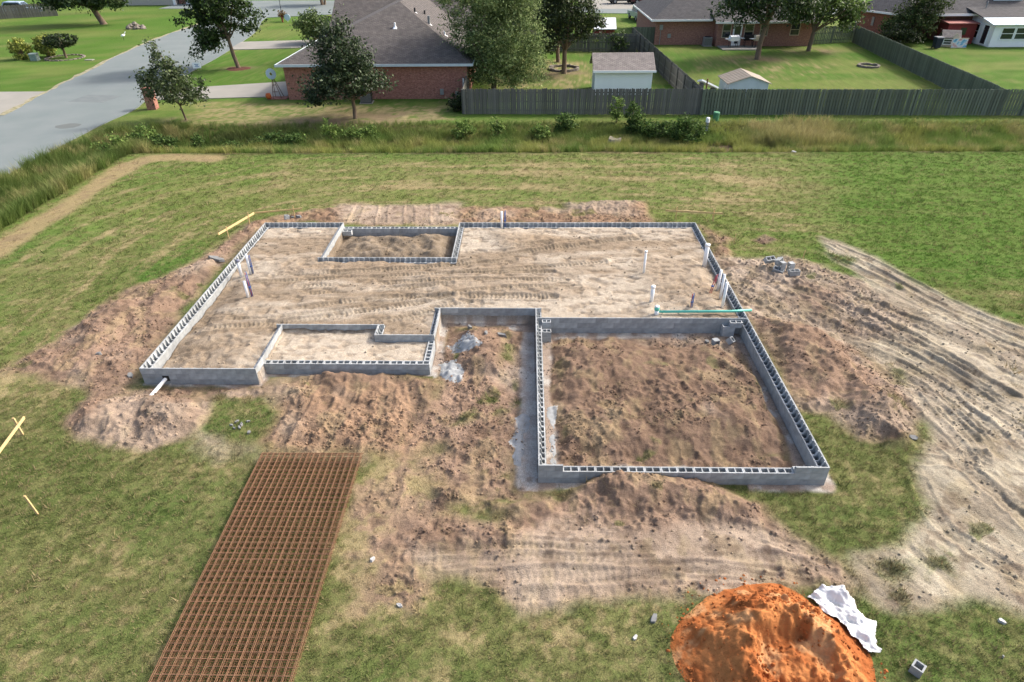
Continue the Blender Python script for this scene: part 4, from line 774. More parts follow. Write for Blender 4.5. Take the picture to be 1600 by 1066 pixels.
tree('maple_tree', (-28,53.94,0), 'large leafy roadside tree with red mulch ring', [(-1.2, 0, 6.2, 3.5, 3.0, 2.6), (-2.4, 0, 3.7, 2.5, 2.2, 1.9), (.9, 0, 4.6, 1.9, 1.9, 1.7), (-2.9, 0, 2.0, 1.0, 1.0, 1.1), (-.3, 0, 8.2, 3.3, 2.8, 2.0)],
     14000, .15, S(42, 64, 30), S(98, 124, 66), .20, 2.6, 25, clumps=170, sig=.34, lean=(-.35, 0))
tree('sapling', (-24.61,34.99,0), 'small open crowned tree beside the brick mailbox', [(-.2, 0, 2.2, 2.2, 1.8, .95), (-.5, 0, 3.3, 1.3, 1.1, .8), (-1.9, 0, 3.1, 1.0, .7, .35), (-.9, 0, 4.5, .42, .4, .75), (-1.4, 0, 2.5, .9, .8, .5), (1.1, 0, 1.7, .8, .8, .5)],
     5200, .105, S(56, 76, 42), S(120, 136, 88), .075, 1.1, 26, clumps=95, sig=.25, lean=(-.15, 0))
tree('shade_tree', (-59.02,86.01,0), 'big leaning shade tree on the lawn across the road', [(-1.4, 0, 5.6, 5.0, 4.0, 2.6), (-4.6, 0, 4.0, 2.2, 2.0, 1.6), (1.6, 0, 4.4, 2.6, 2.4, 1.8), (-1, 0, 8.5, 4.4, 3.6, 2.6), (-2.2, -.5, 3.1, 4.4, 3.0, 1.1), (-5.2, -.3, 2.9, 2.2, 2.0, .8), (2.2, -.3, 3.2, 2.4, 2.0, .9)], 16000, .19, *G_DK, .42, 2.2, 27, clumps=150, sig=.5, lean=(-.9, 0))
tree('yard_tree', (22.27,57.04,0), 'tall tree on the lawn in front of the patio', [(.2, 0, 5.6, 4.2, 3.6, 1.9), (-2.6, 0, 4.6, 2.2, 2.0, 1.3), (.4, 0, 8.4, 4.2, 3.6, 2.6), (2.8, 0, 4.9, 1.9, 1.8, 1.3)], 14000, .15, S(50, 72, 40), S(108, 128, 80), .27, 3.0, 28, clumps=180, sig=.42, lean=(.25, 0))
tree('yard_tree', (28.86,61.52,0), 'smaller tree near the far brick house corner', [(.8, 0, 4.3, 3.8, 3.2, 1.8), (3.4, 0, 3.6, 1.9, 1.8, 1.5), (.4, 0, 7.0, 3.8, 3.2, 2.4), (-2.0, 0, 3.8, 1.7, 1.6, 1.1)], 11000, .16, S(58, 84, 38), S(122, 146, 80), .22, 1.9, 29, clumps=140, sig=.42, lean=(.1, 0))
tree('evergreen_tree', (41.4, 66.6), 'dark rounded evergreen behind the right side fence', [(0, 0, 2.0, 2.6, 2.2, 1.9), (.8, 0, 4.2, 2.2, 2.0, 2.0), (-1.4, 0, 1.4, 1.7, 1.5, 1.3)], 9000, .12, S(52, 70, 40), S(98, 116, 66), .2, 1.0, 30, clumps=120, sig=.34, m=M_LEAFD)
tree('round_shrub', (-24.44,68.43,0), 'round green shrub beyond the left roof edge of the near house', [(0, 0, 1.9, 2.0, 1.8, 1.6)], 4200, .13, *G_MID, .1, .6, 31, 'shrub', clumps=70, sig=.3, stems=3)
tree('street_tree', (-34.18,107.69,0), 'far tree on the corner island beside the cross street', [(0, 0, 4.6, 3.4, 3.0, 2.2)], 2500, .25, *G_DK, .2, 1.4, 32, clumps=60, stems=3)
tree('round_shrub', (9.4,62.19,0), 'green bush behind the roof of the white shed', [(0, 0, 1.0, 1.3, 1.0, .9)], 2200, .1, *G_MID, .05, .3, 33, 'shrub', clumps=50, sig=.2, stems=3)
tree('clipped_shrub', (-52.6, 59.4), 'left one of two yellow green clipped shrubs across the road', [(0, 0, 1.0, .95, .9, 1.0)], 2600, .1, S(120, 138, 62), S(200, 204, 100), .07, .3, 34, 'shrub', 'clipped shrubs across the road', clumps=90, sig=.12, shell=.2, stems=3)
tree('clipped_shrub', (-50.9, 60.9), 'right one of two yellow green clipped shrubs across the road', [(0, 0, 1.05, .95, .9, 1.05)], 2600, .1, S(120, 138, 62), S(200, 204, 104), .07, .3, 35, 'shrub', 'clipped shrubs across the road', clumps=90, sig=.12, shell=.2, stems=3)
tree('clipped_shrub', (-48.6, 60.2), 'dark mushroom shaped clipped shrub across the road', [(0, 0, 1.65, 1.75, 1.5, .62)], 3400, .1, S(36, 54, 30), S(74, 92, 50), .13, 1.1, 36, 'shrub', 'clipped shrubs across the road', clumps=130, sig=.1, shell=.2)
# weeds and bushes along the ditch
def weed(x, y, w, h, label, seed, dark=False, n=900, leaf=.085, d=None):
    tree('ditch_shrub', (x, y), label, [(0, 0, h*.55, w/2, (d or w)/2, h*.48)], n, leaf, *((S(60, 88, 42), S(118, 146, 78)) if dark else (S(86, 116, 54), S(152, 176, 96))), .02, .25, seed, 'shrub', 'shrubs along the ditch', clumps=max(16, n//28), sig=.13, stems=3, m=M_LEAFD, shell=.4)
WD = [((1072,214), 2.2, 1.7, 'largest dark bush at the right end of the ditch scrub', 1, 2600), ((1040,206), 2.6, 1.1, 'low dark bush left of the largest ditch bush', 1, 1900), ((1013,204), 2.2, 1.1, 'spreading dark bush in the middle of the ditch scrub', 1, 1600), ((988,200), 1.3, 1.9, 'tall dark bush rising before the fence below the shed', 1, 1300),
      ((963,192), .8, 1.7, 'slim bright weed standing before the fence', 0, 600), ((886,200), 1.4, 1.2, 'rounded green bush midway along the ditch', 1, 1100), ((845,206), 1.4, .9, 'light green clump midway along the ditch', 0, 800), ((777,204), .8, 1.7, 'slim pale weed before the left end of the fence', 0, 500),
      ((722,205), 1.6, 1.1, 'bright bush at the corner of the front fence', 0, 900), ((565,208), 2.6, 1.0, 'broad green bush below the pyramidal tree', 0, 1300), ((517,210), .9, 1.5, 'slim pale weed left of the pyramidal tree trunk', 0, 500),
      ((440,216), 3.6, .8, 'long dark bramble left of the pyramidal tree', 1, 1500), ((372,218), 3.2, .8, 'dark bramble midway between the trees', 1, 1300), ((304,216), .9, 1.3, 'narrow dark sprig right of the small tree', 1, 600), ((255,225), 2.2, 1.1, 'dark green bush below the small tree', 1, 1400), ((222,222), 2.2, 1.4, 'tall bright bush below the brick mailbox', 0, 1400),
      ((178,232), 2.0, 1.3, 'bright bush by the road bend in the left ditch', 0, 1200), ]
WPOS = [(9.91,30.45),(8.81,31.65),(7.73,31.97),(6.75,32.6),(5.83,33.9),(2.38,32.65),(0.6,31.74),(-2.3,32.09),(-4.64,31.96),(-11.3,31.58),(-13.28,31.3),(-16.29,30.45),(-19.06,30.18),(-22.05,30.51),(-23.52,29.24),(-25.11,29.68),(-26.21,28.31)]
for i, ((_, w_, h_, lb, dk, n_), (x_, y_)) in enumerate(zip(WD, WPOS)): weed(x_, y_, w_, h_*1.05, lb, 60+i, dk, n_, d=min(w_, 1.6))

# ------------------------------------------------------------------ grass: instanced tufts on points spread over the turf
def blades(nb, h, w, spread, rnd, segs=1, bend=.5):
    v = []; f = []
    for i in range(nb):
        a = rnd.uniform(0, 2*math.pi); r = spread*rnd.uniform(0, 1); bx, by = r*math.cos(a), r*math.sin(a); t = rnd.uniform(0, 2*math.pi); hh = h*rnd.uniform(.55, 1.15); k = len(v)
        ox, oy = math.cos(t)*w/2, math.sin(t)*w/2; da = a+rnd.uniform(-.8, .8); lx_, ly_ = math.cos(da)*hh*bend*rnd.uniform(.4, 1.2), math.sin(da)*hh*bend*rnd.uniform(.4, 1.2)
        if segs == 1: v += [(bx-ox, by-oy, 0), (bx+ox, by+oy, 0), (bx+lx_, by+ly_, hh)]; f.append((k, k+1, k+2))
        else:
            v += [(bx-ox, by-oy, 0), (bx+ox, by+oy, 0), (bx+lx_*.35+ox*.8, by+ly_*.35+oy*.8, hh*.6), (bx+lx_*.35-ox*.8, by+ly_*.35-oy*.8, hh*.6), (bx+lx_, by+ly_, hh)]; f += [(k, k+1, k+2, k+3), (k+3, k+2, k+4)]
    me = bpy.data.meshes.new('tuft'); me.from_pydata(v, [], f); me.update(); return me
M_GRASS = vcol_mat('grass blades', .7, noise=(), bump=(), trans=.30, spec=.2, attr='tint', kind='INSTANCER')
def scatter(name, pts, rotz, scl, tint, tuft_meshes, label, cat):
    me = bpy.data.meshes.new(name); me.vertices.add(len(pts)); me.vertices.foreach_set('co', pts.astype(np.float32).ravel())
    for nm, ty, arr in (('rot', 'FLOAT_VECTOR', np.stack([np.zeros_like(rotz), np.zeros_like(rotz), rotz], -1)), ('scl', 'FLOAT', scl)):
        a = me.attributes.new(nm, ty, 'POINT'); a.data.foreach_set('vector' if ty == 'FLOAT_VECTOR' else 'value', arr.astype(np.float32).ravel())
    a = me.attributes.new('tint', 'FLOAT_COLOR', 'POINT'); c = np.ones((len(pts), 4), np.float32); c[:, :3] = tint; a.data.foreach_set('color', c.ravel())
    o = inst(name, me); ng = bpy.data.node_groups.new(name, 'GeometryNodeTree'); ng.interface.new_socket('Geometry', in_out='INPUT', socket_type='NodeSocketGeometry'); ng.interface.new_socket('Geometry', in_out='OUTPUT', socket_type='NodeSocketGeometry')
    N = ng.nodes; L = ng.links; gi = N.new('NodeGroupInput'); go = N.new('NodeGroupOutput'); ip = N.new('GeometryNodeInstanceOnPoints'); g2i = N.new('GeometryNodeJoinGeometry')
    for tm in tuft_meshes:
        t = bpy.data.objects.new('tuft', tm); oi = N.new('GeometryNodeObjectInfo'); oi.inputs['Object'].default_value = t; oi.inputs['As Instance'].default_value = True; L.new(oi.outputs['Geometry'], g2i.inputs[0])
    L.new(gi.outputs[0], ip.inputs['Points']); L.new(g2i.outputs[0], ip.inputs['Instance']); ip.inputs['Pick Instance'].default_value = True
    for nm, ty, sk in (('rot', 'FLOAT_VECTOR', 'Rotation'), ('scl', 'FLOAT', 'Scale')):
        na = N.new('GeometryNodeInputNamedAttribute'); na.data_type = ty; na.inputs['Name'].default_value = nm; L.new(na.outputs['Attribute'], ip.inputs[sk])
    L.new(ip.outputs[0], go.inputs[0]); md = o.modifiers.new('scatter', 'NODES'); md.node_group = ng
    return tag(o, label, cat, None, 'stuff')
rb = np.random.RandomState(77)
short_t = [blades(9, .065, .011, .06, rb, 1, .9) for _ in range(5)]; tall_t = [blades(16, .85, .020, .16, rb, 2, .45) for _ in range(4)]
for t in short_t+tall_t: t.materials.append(M_GRASS)
PTS = []; TI = []; SC = []
for (x0, x1, y0, y1, dens, sc) in ((-16.2, 16.8, -6.4, 4, 230, 1.0), (-19, 26, 4, 19, 75, 1.25), (-26, 34, 19, 27.2, 40, 1.5), (-26, -19, 2, 19, 40, 1.5), (-24, -16.2, -4, 4, 40, 1.4), (16.8, 26, -2, 4, 40, 1.4), (26, 34, 4, 19, 30, 1.5)):
    n = int((x1-x0)*(y1-y0)*dens); x = rb.uniform(x0, x1, n); y = rb.uniform(y0, y1, n); z, c, t, vd, dr = ground(x, y); k = rb.rand(n) < np.where(t > .05, .18+.82*t, t*.6)
    gq = ground.gr[k]; x, y, z, c, t = x[k], y[k], z[k], c[k], t[k]; PTS.append(np.stack([x, y, z-.004], -1)); vq = np.where(y > 8, .45, 1.0); tt = c*(1.22+vq*rb.uniform(-.47, .53, len(x)))[:, None]; tt = np.where((rb.rand(len(x)) < np.where(y < 5, .26, .14))[:, None], C_STRAW*rb.uniform(.7, 1.1, len(x))[:, None], tt); TI.append(tt); SC.append(sc*rb.uniform(.6, 1.3, len(x))*(.55+.45*t)*(1+1.0*gq)*np.where(rb.rand(len(x)) < .02, 1.9, 1))
PTS = np.concatenate(PTS); TI = np.concatenate(TI); SC = np.concatenate(SC)
scatter('lawn_grass', PTS, rb.uniform(0, 6.28, len(PTS)), SC, TI, short_t, 'short mown grass with straw coloured clippings around the foundation', 'grass')
# clods of soil and straw on the bare ground
def clod_mesh(r):
    v = []; n = 6
    for k, (zz, q) in enumerate(((-.3, .8), (.35, .9), (.75, .45))):
        for i in range(n): a = 2*math.pi*(i+.5*k)/n; j = r.uniform(.75, 1.2); v.append((math.cos(a)*q*j*.5, math.sin(a)*q*j*.5*.8, zz*.5*r.uniform(.8, 1.2)))
    f = [(i, (i+1) % n, n+(i+1) % n, n+i) for i in range(n)]+[(n+i, n+(i+1) % n, 2*n+(i+1) % n, 2*n+i) for i in range(n)]+[tuple(2*n+i for i in range(n))]
    me = bpy.data.meshes.new('clod'); me.from_pydata(v, [], f); me.update(); return me
M_CLOD = vcol_mat('soil clods', 1.0, noise=(), bump=(), spec=.05, attr='tint', kind='INSTANCER'); clods = [clod_mesh(rb) for _ in range(6)]
for t in clods: t.materials.append(M_CLOD)
straw_t = [blades(7, .10, .008, .06, rb, 1, 2.2) for _ in range(4)]
n = 9000; x = rb.uniform(PC[0]-2.3, PC[0]+2.3, n); y = rb.uniform(PC[1]-2.2, PC[1]+2.1, n); ph = pile_h(x, y); k = rb.rand(n) < np.where(ph > .02, .10+.5*sstep(.45, .62, fbm(x, y, .5, 3, 171)), np.where(np.hypot((x-PC[0])/1.86, (y-PC[1]+.15)/1.62) < 1.16, .14, .004)); k &= y > -6.3
x, y, ph = x[k], y[k], ph[k]; cc = np.tile(np.array(S(200, 124, 74, .62)), (len(x), 1))*rb.uniform(.6, 1.3, len(x))[:, None]
po = scatter('sand_clods', np.stack([x, y, ground(x, y)[0]+np.maximum(ph, 0)-.008], -1), rb.uniform(0, 6.28, len(x)), .02+.075*rb.rand(len(x))**3.4, cc, clods, None, None); po.parent = pile_o
for t in straw_t: t.materials.append(M_GRASS)
PTS = []; TI = []; SC = []; P2 = []; T2 = []; S2 = []
for (x0, x1, y0, y1, dens) in ((-16.2, 16.8, -6.4, 4, 120), (-19, 24, 4, 17.5, 65)):
    n = int((x1-x0)*(y1-y0)*dens); x = rb.uniform(x0, x1, n); y = rb.uniform(y0, y1, n); z, c, t, vd, dr = ground(x, y); w_ = ground.rough*sstep(.36, .62, fbm(x, y, 1.1, 3, 161)); k = rb.rand(n) < w_
    PTS.append(np.stack([x[k], y[k], z[k]], -1)); TI.append(c[k]*rb.uniform(.65, 1.35, k.sum())[:, None]); SC.append(.03+.085*rb.rand(k.sum())**3.2)
    k = (rb.rand(n) < ground.bare*.16*sstep(.42, .62, fbm(x, y, .9, 3, 165))) & (ground.rough > .3); P2.append(np.stack([x[k], y[k], z[k]], -1)); T2.append(C_STRAW*rb.uniform(.6, 1.15, k.sum())[:, None]); S2.append(rb.uniform(.6, 1.3, k.sum()))
PTS = np.concatenate(PTS); TI = np.concatenate(TI); SC = np.concatenate(SC); P2 = np.concatenate(P2); T2 = np.concatenate(T2); S2 = np.concatenate(S2)
scatter('soil_clods', PTS, rb.uniform(0, 6.28, len(PTS)), SC, TI, clods, 'crumbled clods of soil strewn over the dug up ground', 'soil')
scatter('loose_straw', P2, rb.uniform(0, 6.28, len(P2)), S2, T2, straw_t, 'wisps of dead straw mixed into the dug up soil', 'straw')
PTS = []; TI = []; SC = []
for (x0, x1, y0, y1, dens) in ((-26, 45, 27, 34.6, 42), (-30.5, -24, 6, 34.6, 46)):
    n = int((x1-x0)*(y1-y0)*dens); x = rb.uniform(x0, x1, n); y = rb.uniform(y0, y1, n); z, c, t, vd, dr = ground(x, y)
    left = x < -23.5; clump = fbm(x, y, 1.6, 3, 141); k = (rb.rand(n) < vd*np.where(clump > .34, 1, .45)) & ~((np.hypot((x-12.0)/1.1, (y-29.2)/1.5)+(fbm(x, y, .8, 2, 143)-.5)*1.2) < .85) & ~((x < -29.6))
    x, y, z, clump, left = x[k], y[k], z[k], clump[k], left[k]; m = len(x); front = sstep(29.4, 27.6, y)*(~left); plume = sstep(13, 16, x)*sstep(24, 18, x)*sstep(29, 30.5, y)
    hgt = np.where(left, .66+.35*clump, .36+.46*clump-.08*front+.55*plume)*np.where(y > 32.8, .6, 1); pal = np.stack([np.array(S(150, 156, 86, .74)), np.array(S(116, 140, 70, .74)), np.array(S(176, 166, 116, .74)), np.array(S(90, 118, 58, .74))])
    w_ = fbm(x, y, 2.2, 3, 145); tint = lerp3(np.tile(pal[0], (m, 1)), pal[1], sstep(.4, .62, w_)); tint = np.where(left[:, None], lerp3(np.tile(np.array(S(128, 142, 78, .7)), (m, 1)), np.array(S(100, 122, 60, .7)), sstep(.35, .6, w_)), tint); tint = lerp3(tint, pal[2], np.clip(sstep(.54, .74, fbm(x, y, .8, 3, 149))*.7+plume*.8, 0, 1)); tint = lerp3(tint, pal[3], (sstep(30.3, 31.8, y)*(~left)*(x < 12))*.6)
    PTS.append(np.stack([x, y, z-.03], -1)); TI.append(tint*rb.uniform(.8, 1.5, m)[:, None]); SC.append(hgt*rb.uniform(.7, 1.25, m))
PTS = np.concatenate(PTS); TI = np.concatenate(TI); SC = np.concatenate(SC)
scatter('ditch_grass', PTS, rb.uniform(0, 6.28, len(PTS)), SC, TI, tall_t, 'tall unmown grass and weeds filling the roadside ditch', 'grass')

# ------------------------------------------------------------------ fences
M_WOOD = mat('weathered fence wood', S(92, 92, 90), .95, scale=2.5, c2=S(114, 112, 106), stretch=(8, 8, .6), bump=.3, bscale=20, obj_var=.24)
M_WOODG = mat('mossy fence wood', S(92, 102, 92), .95, scale=2.5, c2=S(118, 124, 108), stretch=(8, 8, .6), bump=.3, bscale=20, obj_var=.20)
def picket_mesh(w, h, t, m):
    mb = MB(); e = w*.28; prof = [(-w/2, 0), (w/2, 0), (w/2, h-e), (w/2-e, h), (-w/2+e, h), (-w/2, h-e)]; n = 6
    mb.v = [(x, -t/2, z) for x, z in prof]+[(x, t/2, z) for x, z in prof]; mb.f = [tuple(range(n)), tuple(reversed(range(n, 2*n)))]+[(i, n+i, n+(i+1) % n, (i+1) % n) for i in range(n)]
    return mb.mesh('picket', m)
PK = picket_mesh(.138, 1.76, .018, M_WOOD); PKG = picket_mesh(.138, 1.74, .018, M_WOODG)
def fence(p0, p1, label, shadow=False, h=1.76, cap=300):
    a = Vector((*p0, 0)); d = Vector((*p1, 0))-a; L = d.length; ang = math.atan2(d.y, d.x); o = empty('picket_fence', a, ang, label, 'fence', 'wooden picket fences'); m = M_WOODG if shadow else M_WOOD; pm = PKG if shadow else PK; r = random.Random(int(L*100))
    nb = max(1, round(L/2.4))
    post = MB().box(-.045, .045, -.045, .045, -.1, h-.04).mesh('post', m)
    for i in range(nb+1): inst('post', post, o, (L*i/nb, .0 if shadow else .07, 0))
    for z in (.35, 1.05, 1.5) if shadow else (.3, .9, 1.5): MB().box(0, L, -.02+(.0 if shadow else .04), .02+(.0 if shadow else .035), z-.045, z+.045).build('rail', m, o)
    if shadow:
        n = int(L/.205)
        for i in range(n): inst('picket', pm, o, ((i+.5)*L/n, (-.05 if i % 2 == 0 else .05) if False else -.05, r.uniform(-.02, .02)), (0, r.uniform(-.012, .012), 0))
        nb_ = min(n, cap-n)
        for i in range(nb_): inst('picket', pm, o, ((i+1)*L/n, .05, r.uniform(-.02, .02)), (0, r.uniform(-.012, .012), math.pi))
    else:
        n = int(L/.146)
        for i in range(min(n, cap)): inst('picket', pm, o, ((i+.5)*L/n, 0, r.uniform(-.025, .025)), (0, r.uniform(-.012, .012), 0), (1, 1, r.uniform(.985, 1.015)))
    return o
fence((-4.9, 36.3), (12.0, 36.05), 'weathered solid picket fence in front of the white shed')
fence((12.05, 36.0), (34.0, 35.45), 'greenish gapped picket fence along the front of the right yard', True)
fence((12.0, 36.2), (11.2, 66.0), 'solid picket fence running back between the two yards')
fence((11.0, 61.6), (-1.0, 62.6), 'dark solid picket fence across the back of the shed yard')
fence((11.3, 66.4), (13.6, 66.4), 'short gapped fence section joining the left corner of the far brick house', True)
fence((35.6, 66.8), (32.6, 35.5), 'long gapped picket fence along the right side of the green yard', True)
fence((30.3, 65.6), (35.6, 67.0), 'gapped fence section between the far brick house and the right fence', True)
fence((34.1, 35.4), (46.0, 35.1), 'gapped picket fence continuing past the right picture edge', True)
fence((-79.5, 91.4), (-71.5, 95.8), 'dark solid fence across the road at the top left')
o = fence((-4.9, 36.4), (-4.95, 40.9), 'short solid fence return toward the brick side wall')
# ------------------------------------------------------------------ houses
M_BRICKA = brick_mat('red brick', S(146, 92, 80), S(170, 116, 100), S(160, 132, 120)); M_BRICKB = brick_mat('orange brown brick', S(150, 104, 92), S(164, 116, 104), S(156, 130, 118)); M_BRICKC = brick_mat('brown brick', S(130, 84, 70), S(150, 100, 84), S(140, 110, 98))
M_ROOFA = shingle_mat('grey brown shingles', S(112, 106, 104, .52), S(134, 127, 122, .52)); M_ROOFB = shingle_mat('charcoal shingles', S(88, 88, 92, .52), S(106, 105, 108, .52)); M_ROOFS = shingle_mat('brown shed shingles', S(152, 144, 140, .66), S(172, 164, 158, .66), .12)
M_WHITE = mat('white paint', S(250, 252, 253), .5, var=.02, scale=3); M_FASC = mat('pale fascia', S(200, 214, 220), .6, var=.05, scale=3); M_GLASS = mat('dark glass', S(40, 50, 54), .08, var=.3, scale=1.2, spec=.8); M_TAN = mat('tan trim', S(196, 184, 164), .7, var=.05)
M_GREYM = mat('grey metal', S(150, 154, 156), .5, var=.08, scale=4, metal=.3); M_DARK = mat('dark metal', S(46, 48, 52), .6, var=.15); M_BLACK = mat('black rubber', S(28, 28, 30), .8, var=.2)
def roof(name, planes, m, parent, th=.08):
    mb = MB()
    for pl in planes:
        P = [Vector(p) for p in pl]; n = (P[1]-P[0]).cross(P[2]-P[0]).normalized()
        if n.z < 0: P = P[::-1]; n = -n
        u = Vector((0, 0, 1)).cross(n).normalized(); v = n.cross(u); uv = [((p-P[0]).dot(u)+40, (p-P[0]).dot(v)+40) for p in P]
        mb.quad(*P, uv=uv); Q = [p-Vector((0, 0, th)) for p in P]; mb.quad(*Q[::-1])
        for i in range(len(P)): j = (i+1) % len(P); mb.quad(P[i], Q[i], Q[j], P[j])
    return mb.build(name, m, parent)
def hip(x0, x1, y0, y1, z, zr, rx0, rx1, ry0, ry1):
    # ridge from (rx0, ry0) to (rx1, ry1)
    A, B, C, D = (x0, y0, z), (x1, y0, z), (x1, y1, z), (x0, y1, z); R, T = (rx0, ry0, zr), (rx1, ry1, zr)
    if abs(ry1-ry0) > abs(rx1-rx0): return [[A, B, R], [B, C, T, R], [C, D, T], [D, A, R, T]]
    return [[A, B, T, R], [B, C, T], [C, D, R, T], [D, A, R]]
def window(parent, x0, x1, z0, z1, y, m=None, side='y', mull=True, name='window'):
    f = MB(); w = .07
    def bx(mb, u0, u1, d0, d1, za, zb): mb.box(u0, u1, y+d0, y+d1, za, zb) if side == 'y' else mb.box(y+d0, y+d1, u0, u1, za, zb)
    bx(f, x0, x1, -.06, .02, z0, z0+w); bx(f, x0, x1, -.06, .02, z1-w, z1); bx(f, x0, x0+w, -.061, .02, z0+w, z1-w); bx(f, x1-w, x1, -.061, .02, z0+w, z1-w)
    if mull: bx(f, x0+w, x1-w, -.05, .02, (z0+z1)/2-.025, (z0+z1)/2+.025)
    fo = f.build(name, m or M_WHITE, parent)
    for za, zb in (((z0+w, (z0+z1)/2-.025), ((z0+z1)/2+.025, z1-w)) if mull else ((z0+w, z1-w),)):
        g = MB(); bx(g, x0+w, x1-w, -.03, -.01, za, zb); g.build('pane', M_GLASS, fo)
    return fo
def ac_unit(x, y, label, dark=False):
    o = empty('air_conditioner', (x, y, 0), .05, label, 'air conditioner', 'outdoor air conditioners'); m = M_DARK if dark else M_GREYM
    MB().box(-.5, .5, -.5, .5, -.05, .05).build('pad', M_CONC, o); b = MB(); b.box(-.4, .4, -.4, .4, .05, .88); b.build('cabinet', m, o); g = MB()
    for k in range(9): g.box(-.405, .405, -.412, -.402, .12+k*.08, .15+k*.08)
    g.build('grille', M_DARK if not dark else M_GREYM, o); MB().tube([(0, 0, .88), (0, 0, .93)], .33, 16).build('fan_guard', M_DARK, o)
# near brick house
hA = empty('brick_house', (-12, 49, 0), 0, 'near red brick house with grey hip roof left of the fence', 'house'); sA = lambda x, y, z: (x+12, y-49, z)
MB().box(-19.1+12, -4.95+12, 41.05-49, 57-49, -.1, 2.6).build('wall', M_BRICKA, hA)
pl = [[sA(*p) for p in q] for q in hip(-19.55, -4.5, 40.65, 60, 2.62, 6.15, -10.9, -10.9, 48.3, 56)]
rA = roof('roof', pl, M_ROOFA, hA)
MB().box(-19.0+12, -4.9+12, 52.5-49, 66-49, -.1, 2.6).build('rear_wall', M_BRICKA, hA)
roof('rear_roof', [[sA(*p) for p in q] for q in ([(-18.6, 52.6, 2.9), (0.5, 52.6, 2.9), (-1.5, 59.5, 7.0), (-18.6, 59.5, 7.0)], [(-18.6, 59.5, 7.0), (-1.5, 59.5, 7.0), (0.5, 66.4, 2.9), (-18.6, 66.4, 2.9)], [(.5, 52.6, 2.9), (.5, 66.4, 2.9), (-1.5, 59.5, 7.0)])], M_ROOFA, hA)
MB().quad(sA(-18.5, 52.6, 2.6), sA(-18.5, 66.4, 2.6), sA(-18.5, 59.5, 6.9)).build('gable', M_BRICKA, hA)
f = MB(); f.box(-19.6+12, -4.45+12, 40.60-49, 40.64-49, 2.48, 2.66); f.box(-19.62+12, -19.57+12, 40.65-49, 57-49, 2.48, 2.64); f.box(-4.48+12, -4.43+12, 40.65-49, 57-49, 2.48, 2.64); f.build('fascia', M_FASC, hA)
MB().box(-19.5+12, -4.55+12, 40.66-49, 41.04-49, 2.50, 2.53).build('soffit', M_WHITE, hA)
for x, y, z, h, m in ((-10.87, 45.0, 4.55, .42, M_WHITE), (-8.3, 46.2, 4.6, .7, M_GREYM), (-9.6, 47.6, 5.3, .45, M_DARK), (-9.0, 49.0, 4.9, .5, M_DARK), (-7.0, 45.5, 3.9, .35, M_WHITE)):
    t = MB().tube([(x+12, y-49, z-.2), (x+12, y-49, z+h)], .075 if h < .6 else .11, 10).build('roof_vent', m, rA); MB().tube([(0, 0, 0), (0, 0, .14)], [.26, .09], 10).build('flashing', M_WHITE, rA, loc=(x+12, y-49, z-.02))
for x0, z0, s in ((-7.1, .35, .28), (-5.9, .3, .2)): MB().box(x0+12, x0+s+12, 40.93-49, 41.05-49, z0, z0+s*1.5).build('meter_box', M_GREYM, hA)
ac_unit(-12.7, 40.0, 'dark air conditioner at the near brick wall behind the pyramidal tree', True)
# far brick house
hB = empty('brick_house', (22, 70, 0), 0, 'far brick house with charcoal roof, white door and patio', 'house'); sB = lambda x, y, z: (x-22, y-70, z)
MB().box(13.65-22, 31-22, 66.0-70, 80-70, -.1, 2.5).build('wall', M_BRICKB, hB); MB().box(20.0-22, 30.1-22, 64.65-70, 66.02-70, -.1, 2.42).build('bay_wall', M_BRICKB, hB)
rB = roof('roof', [[sB(*p) for p in q] for q in hip(13.1, 31.6, 65.5, 80.6, 2.52, 6.4, 19.6, 26, 73, 73)], M_ROOFB, hB)
roof('bay_roof', [[sB(19.6, 64.1, 2.42), sB(30.5, 64.1, 2.42), sB(30.5, 67.2, 3.35), sB(19.6, 67.2, 3.35)]], M_ROOFB, hB)
f = MB(); f.box(13.05-22, 19.55-22, 65.44-70, 65.49-70, 2.38, 2.58); f.box(13.03-22, 13.08-22, 65.5-70, 80-70, 2.38, 2.56); f.box(19.55-22, 30.55-22, 64.04-70, 64.09-70, 2.30, 2.48); f.build('fascia', M_WHITE, hB)
for x0, x1, z0, z1 in ((20.5, 21.45, .85, 2.2), (22.85, 23.85, .8, 2.2), (24.5, 25.35, 1.0, 2.25), (27.7, 28.7, 1.05, 2.2)): window(hB, x0-22, x1-22, z0, z1, 64.65-70, M_TAN)
d = MB().box(21.65-22, 22.6-22, 64.58-70, 64.66-70, .08, 2.15).build('door', M_WHITE, hB); MB().box(21.8-22, 22.45-22, 64.56-70, 64.575-70, 1.05, 2.0).build('pane', M_GLASS, d); MB().box(21.95-22, 22.3-22, 64.56-70, 64.575-70, .3, .85).build('pet_flap', M_DARK, d); MB().tube([(22.5-22, 64.54-70, 1.0), (22.5-22, 64.58-70, 1.0)], .035, 8).build('door_knob', M_GREYM, d)
b = MB().box(14.05-22, 14.4-22, 65.88-70, 66-70, 1.5, 2.0).build('meter_box', M_GREYM, hB); MB().tube([(14.2-22, 65.94-70, 0), (14.2-22, 65.94-70, 1.5)], .035, 8).build('conduit', M_GREYM, b); MB().box(15.0-22, 15.35-22, 65.9-70, 66-70, .7, 1.1).build('meter_box', M_GREYM, hB)
sheet('patio_slab', [(20.2, 62.2), (24.0, 62.1), (25.0, 64.64), (20.2, 64.64)], .10, M_CONC, .2)
ac_unit(19.2, 65.1, 'grey air conditioner at the far brick house wall')
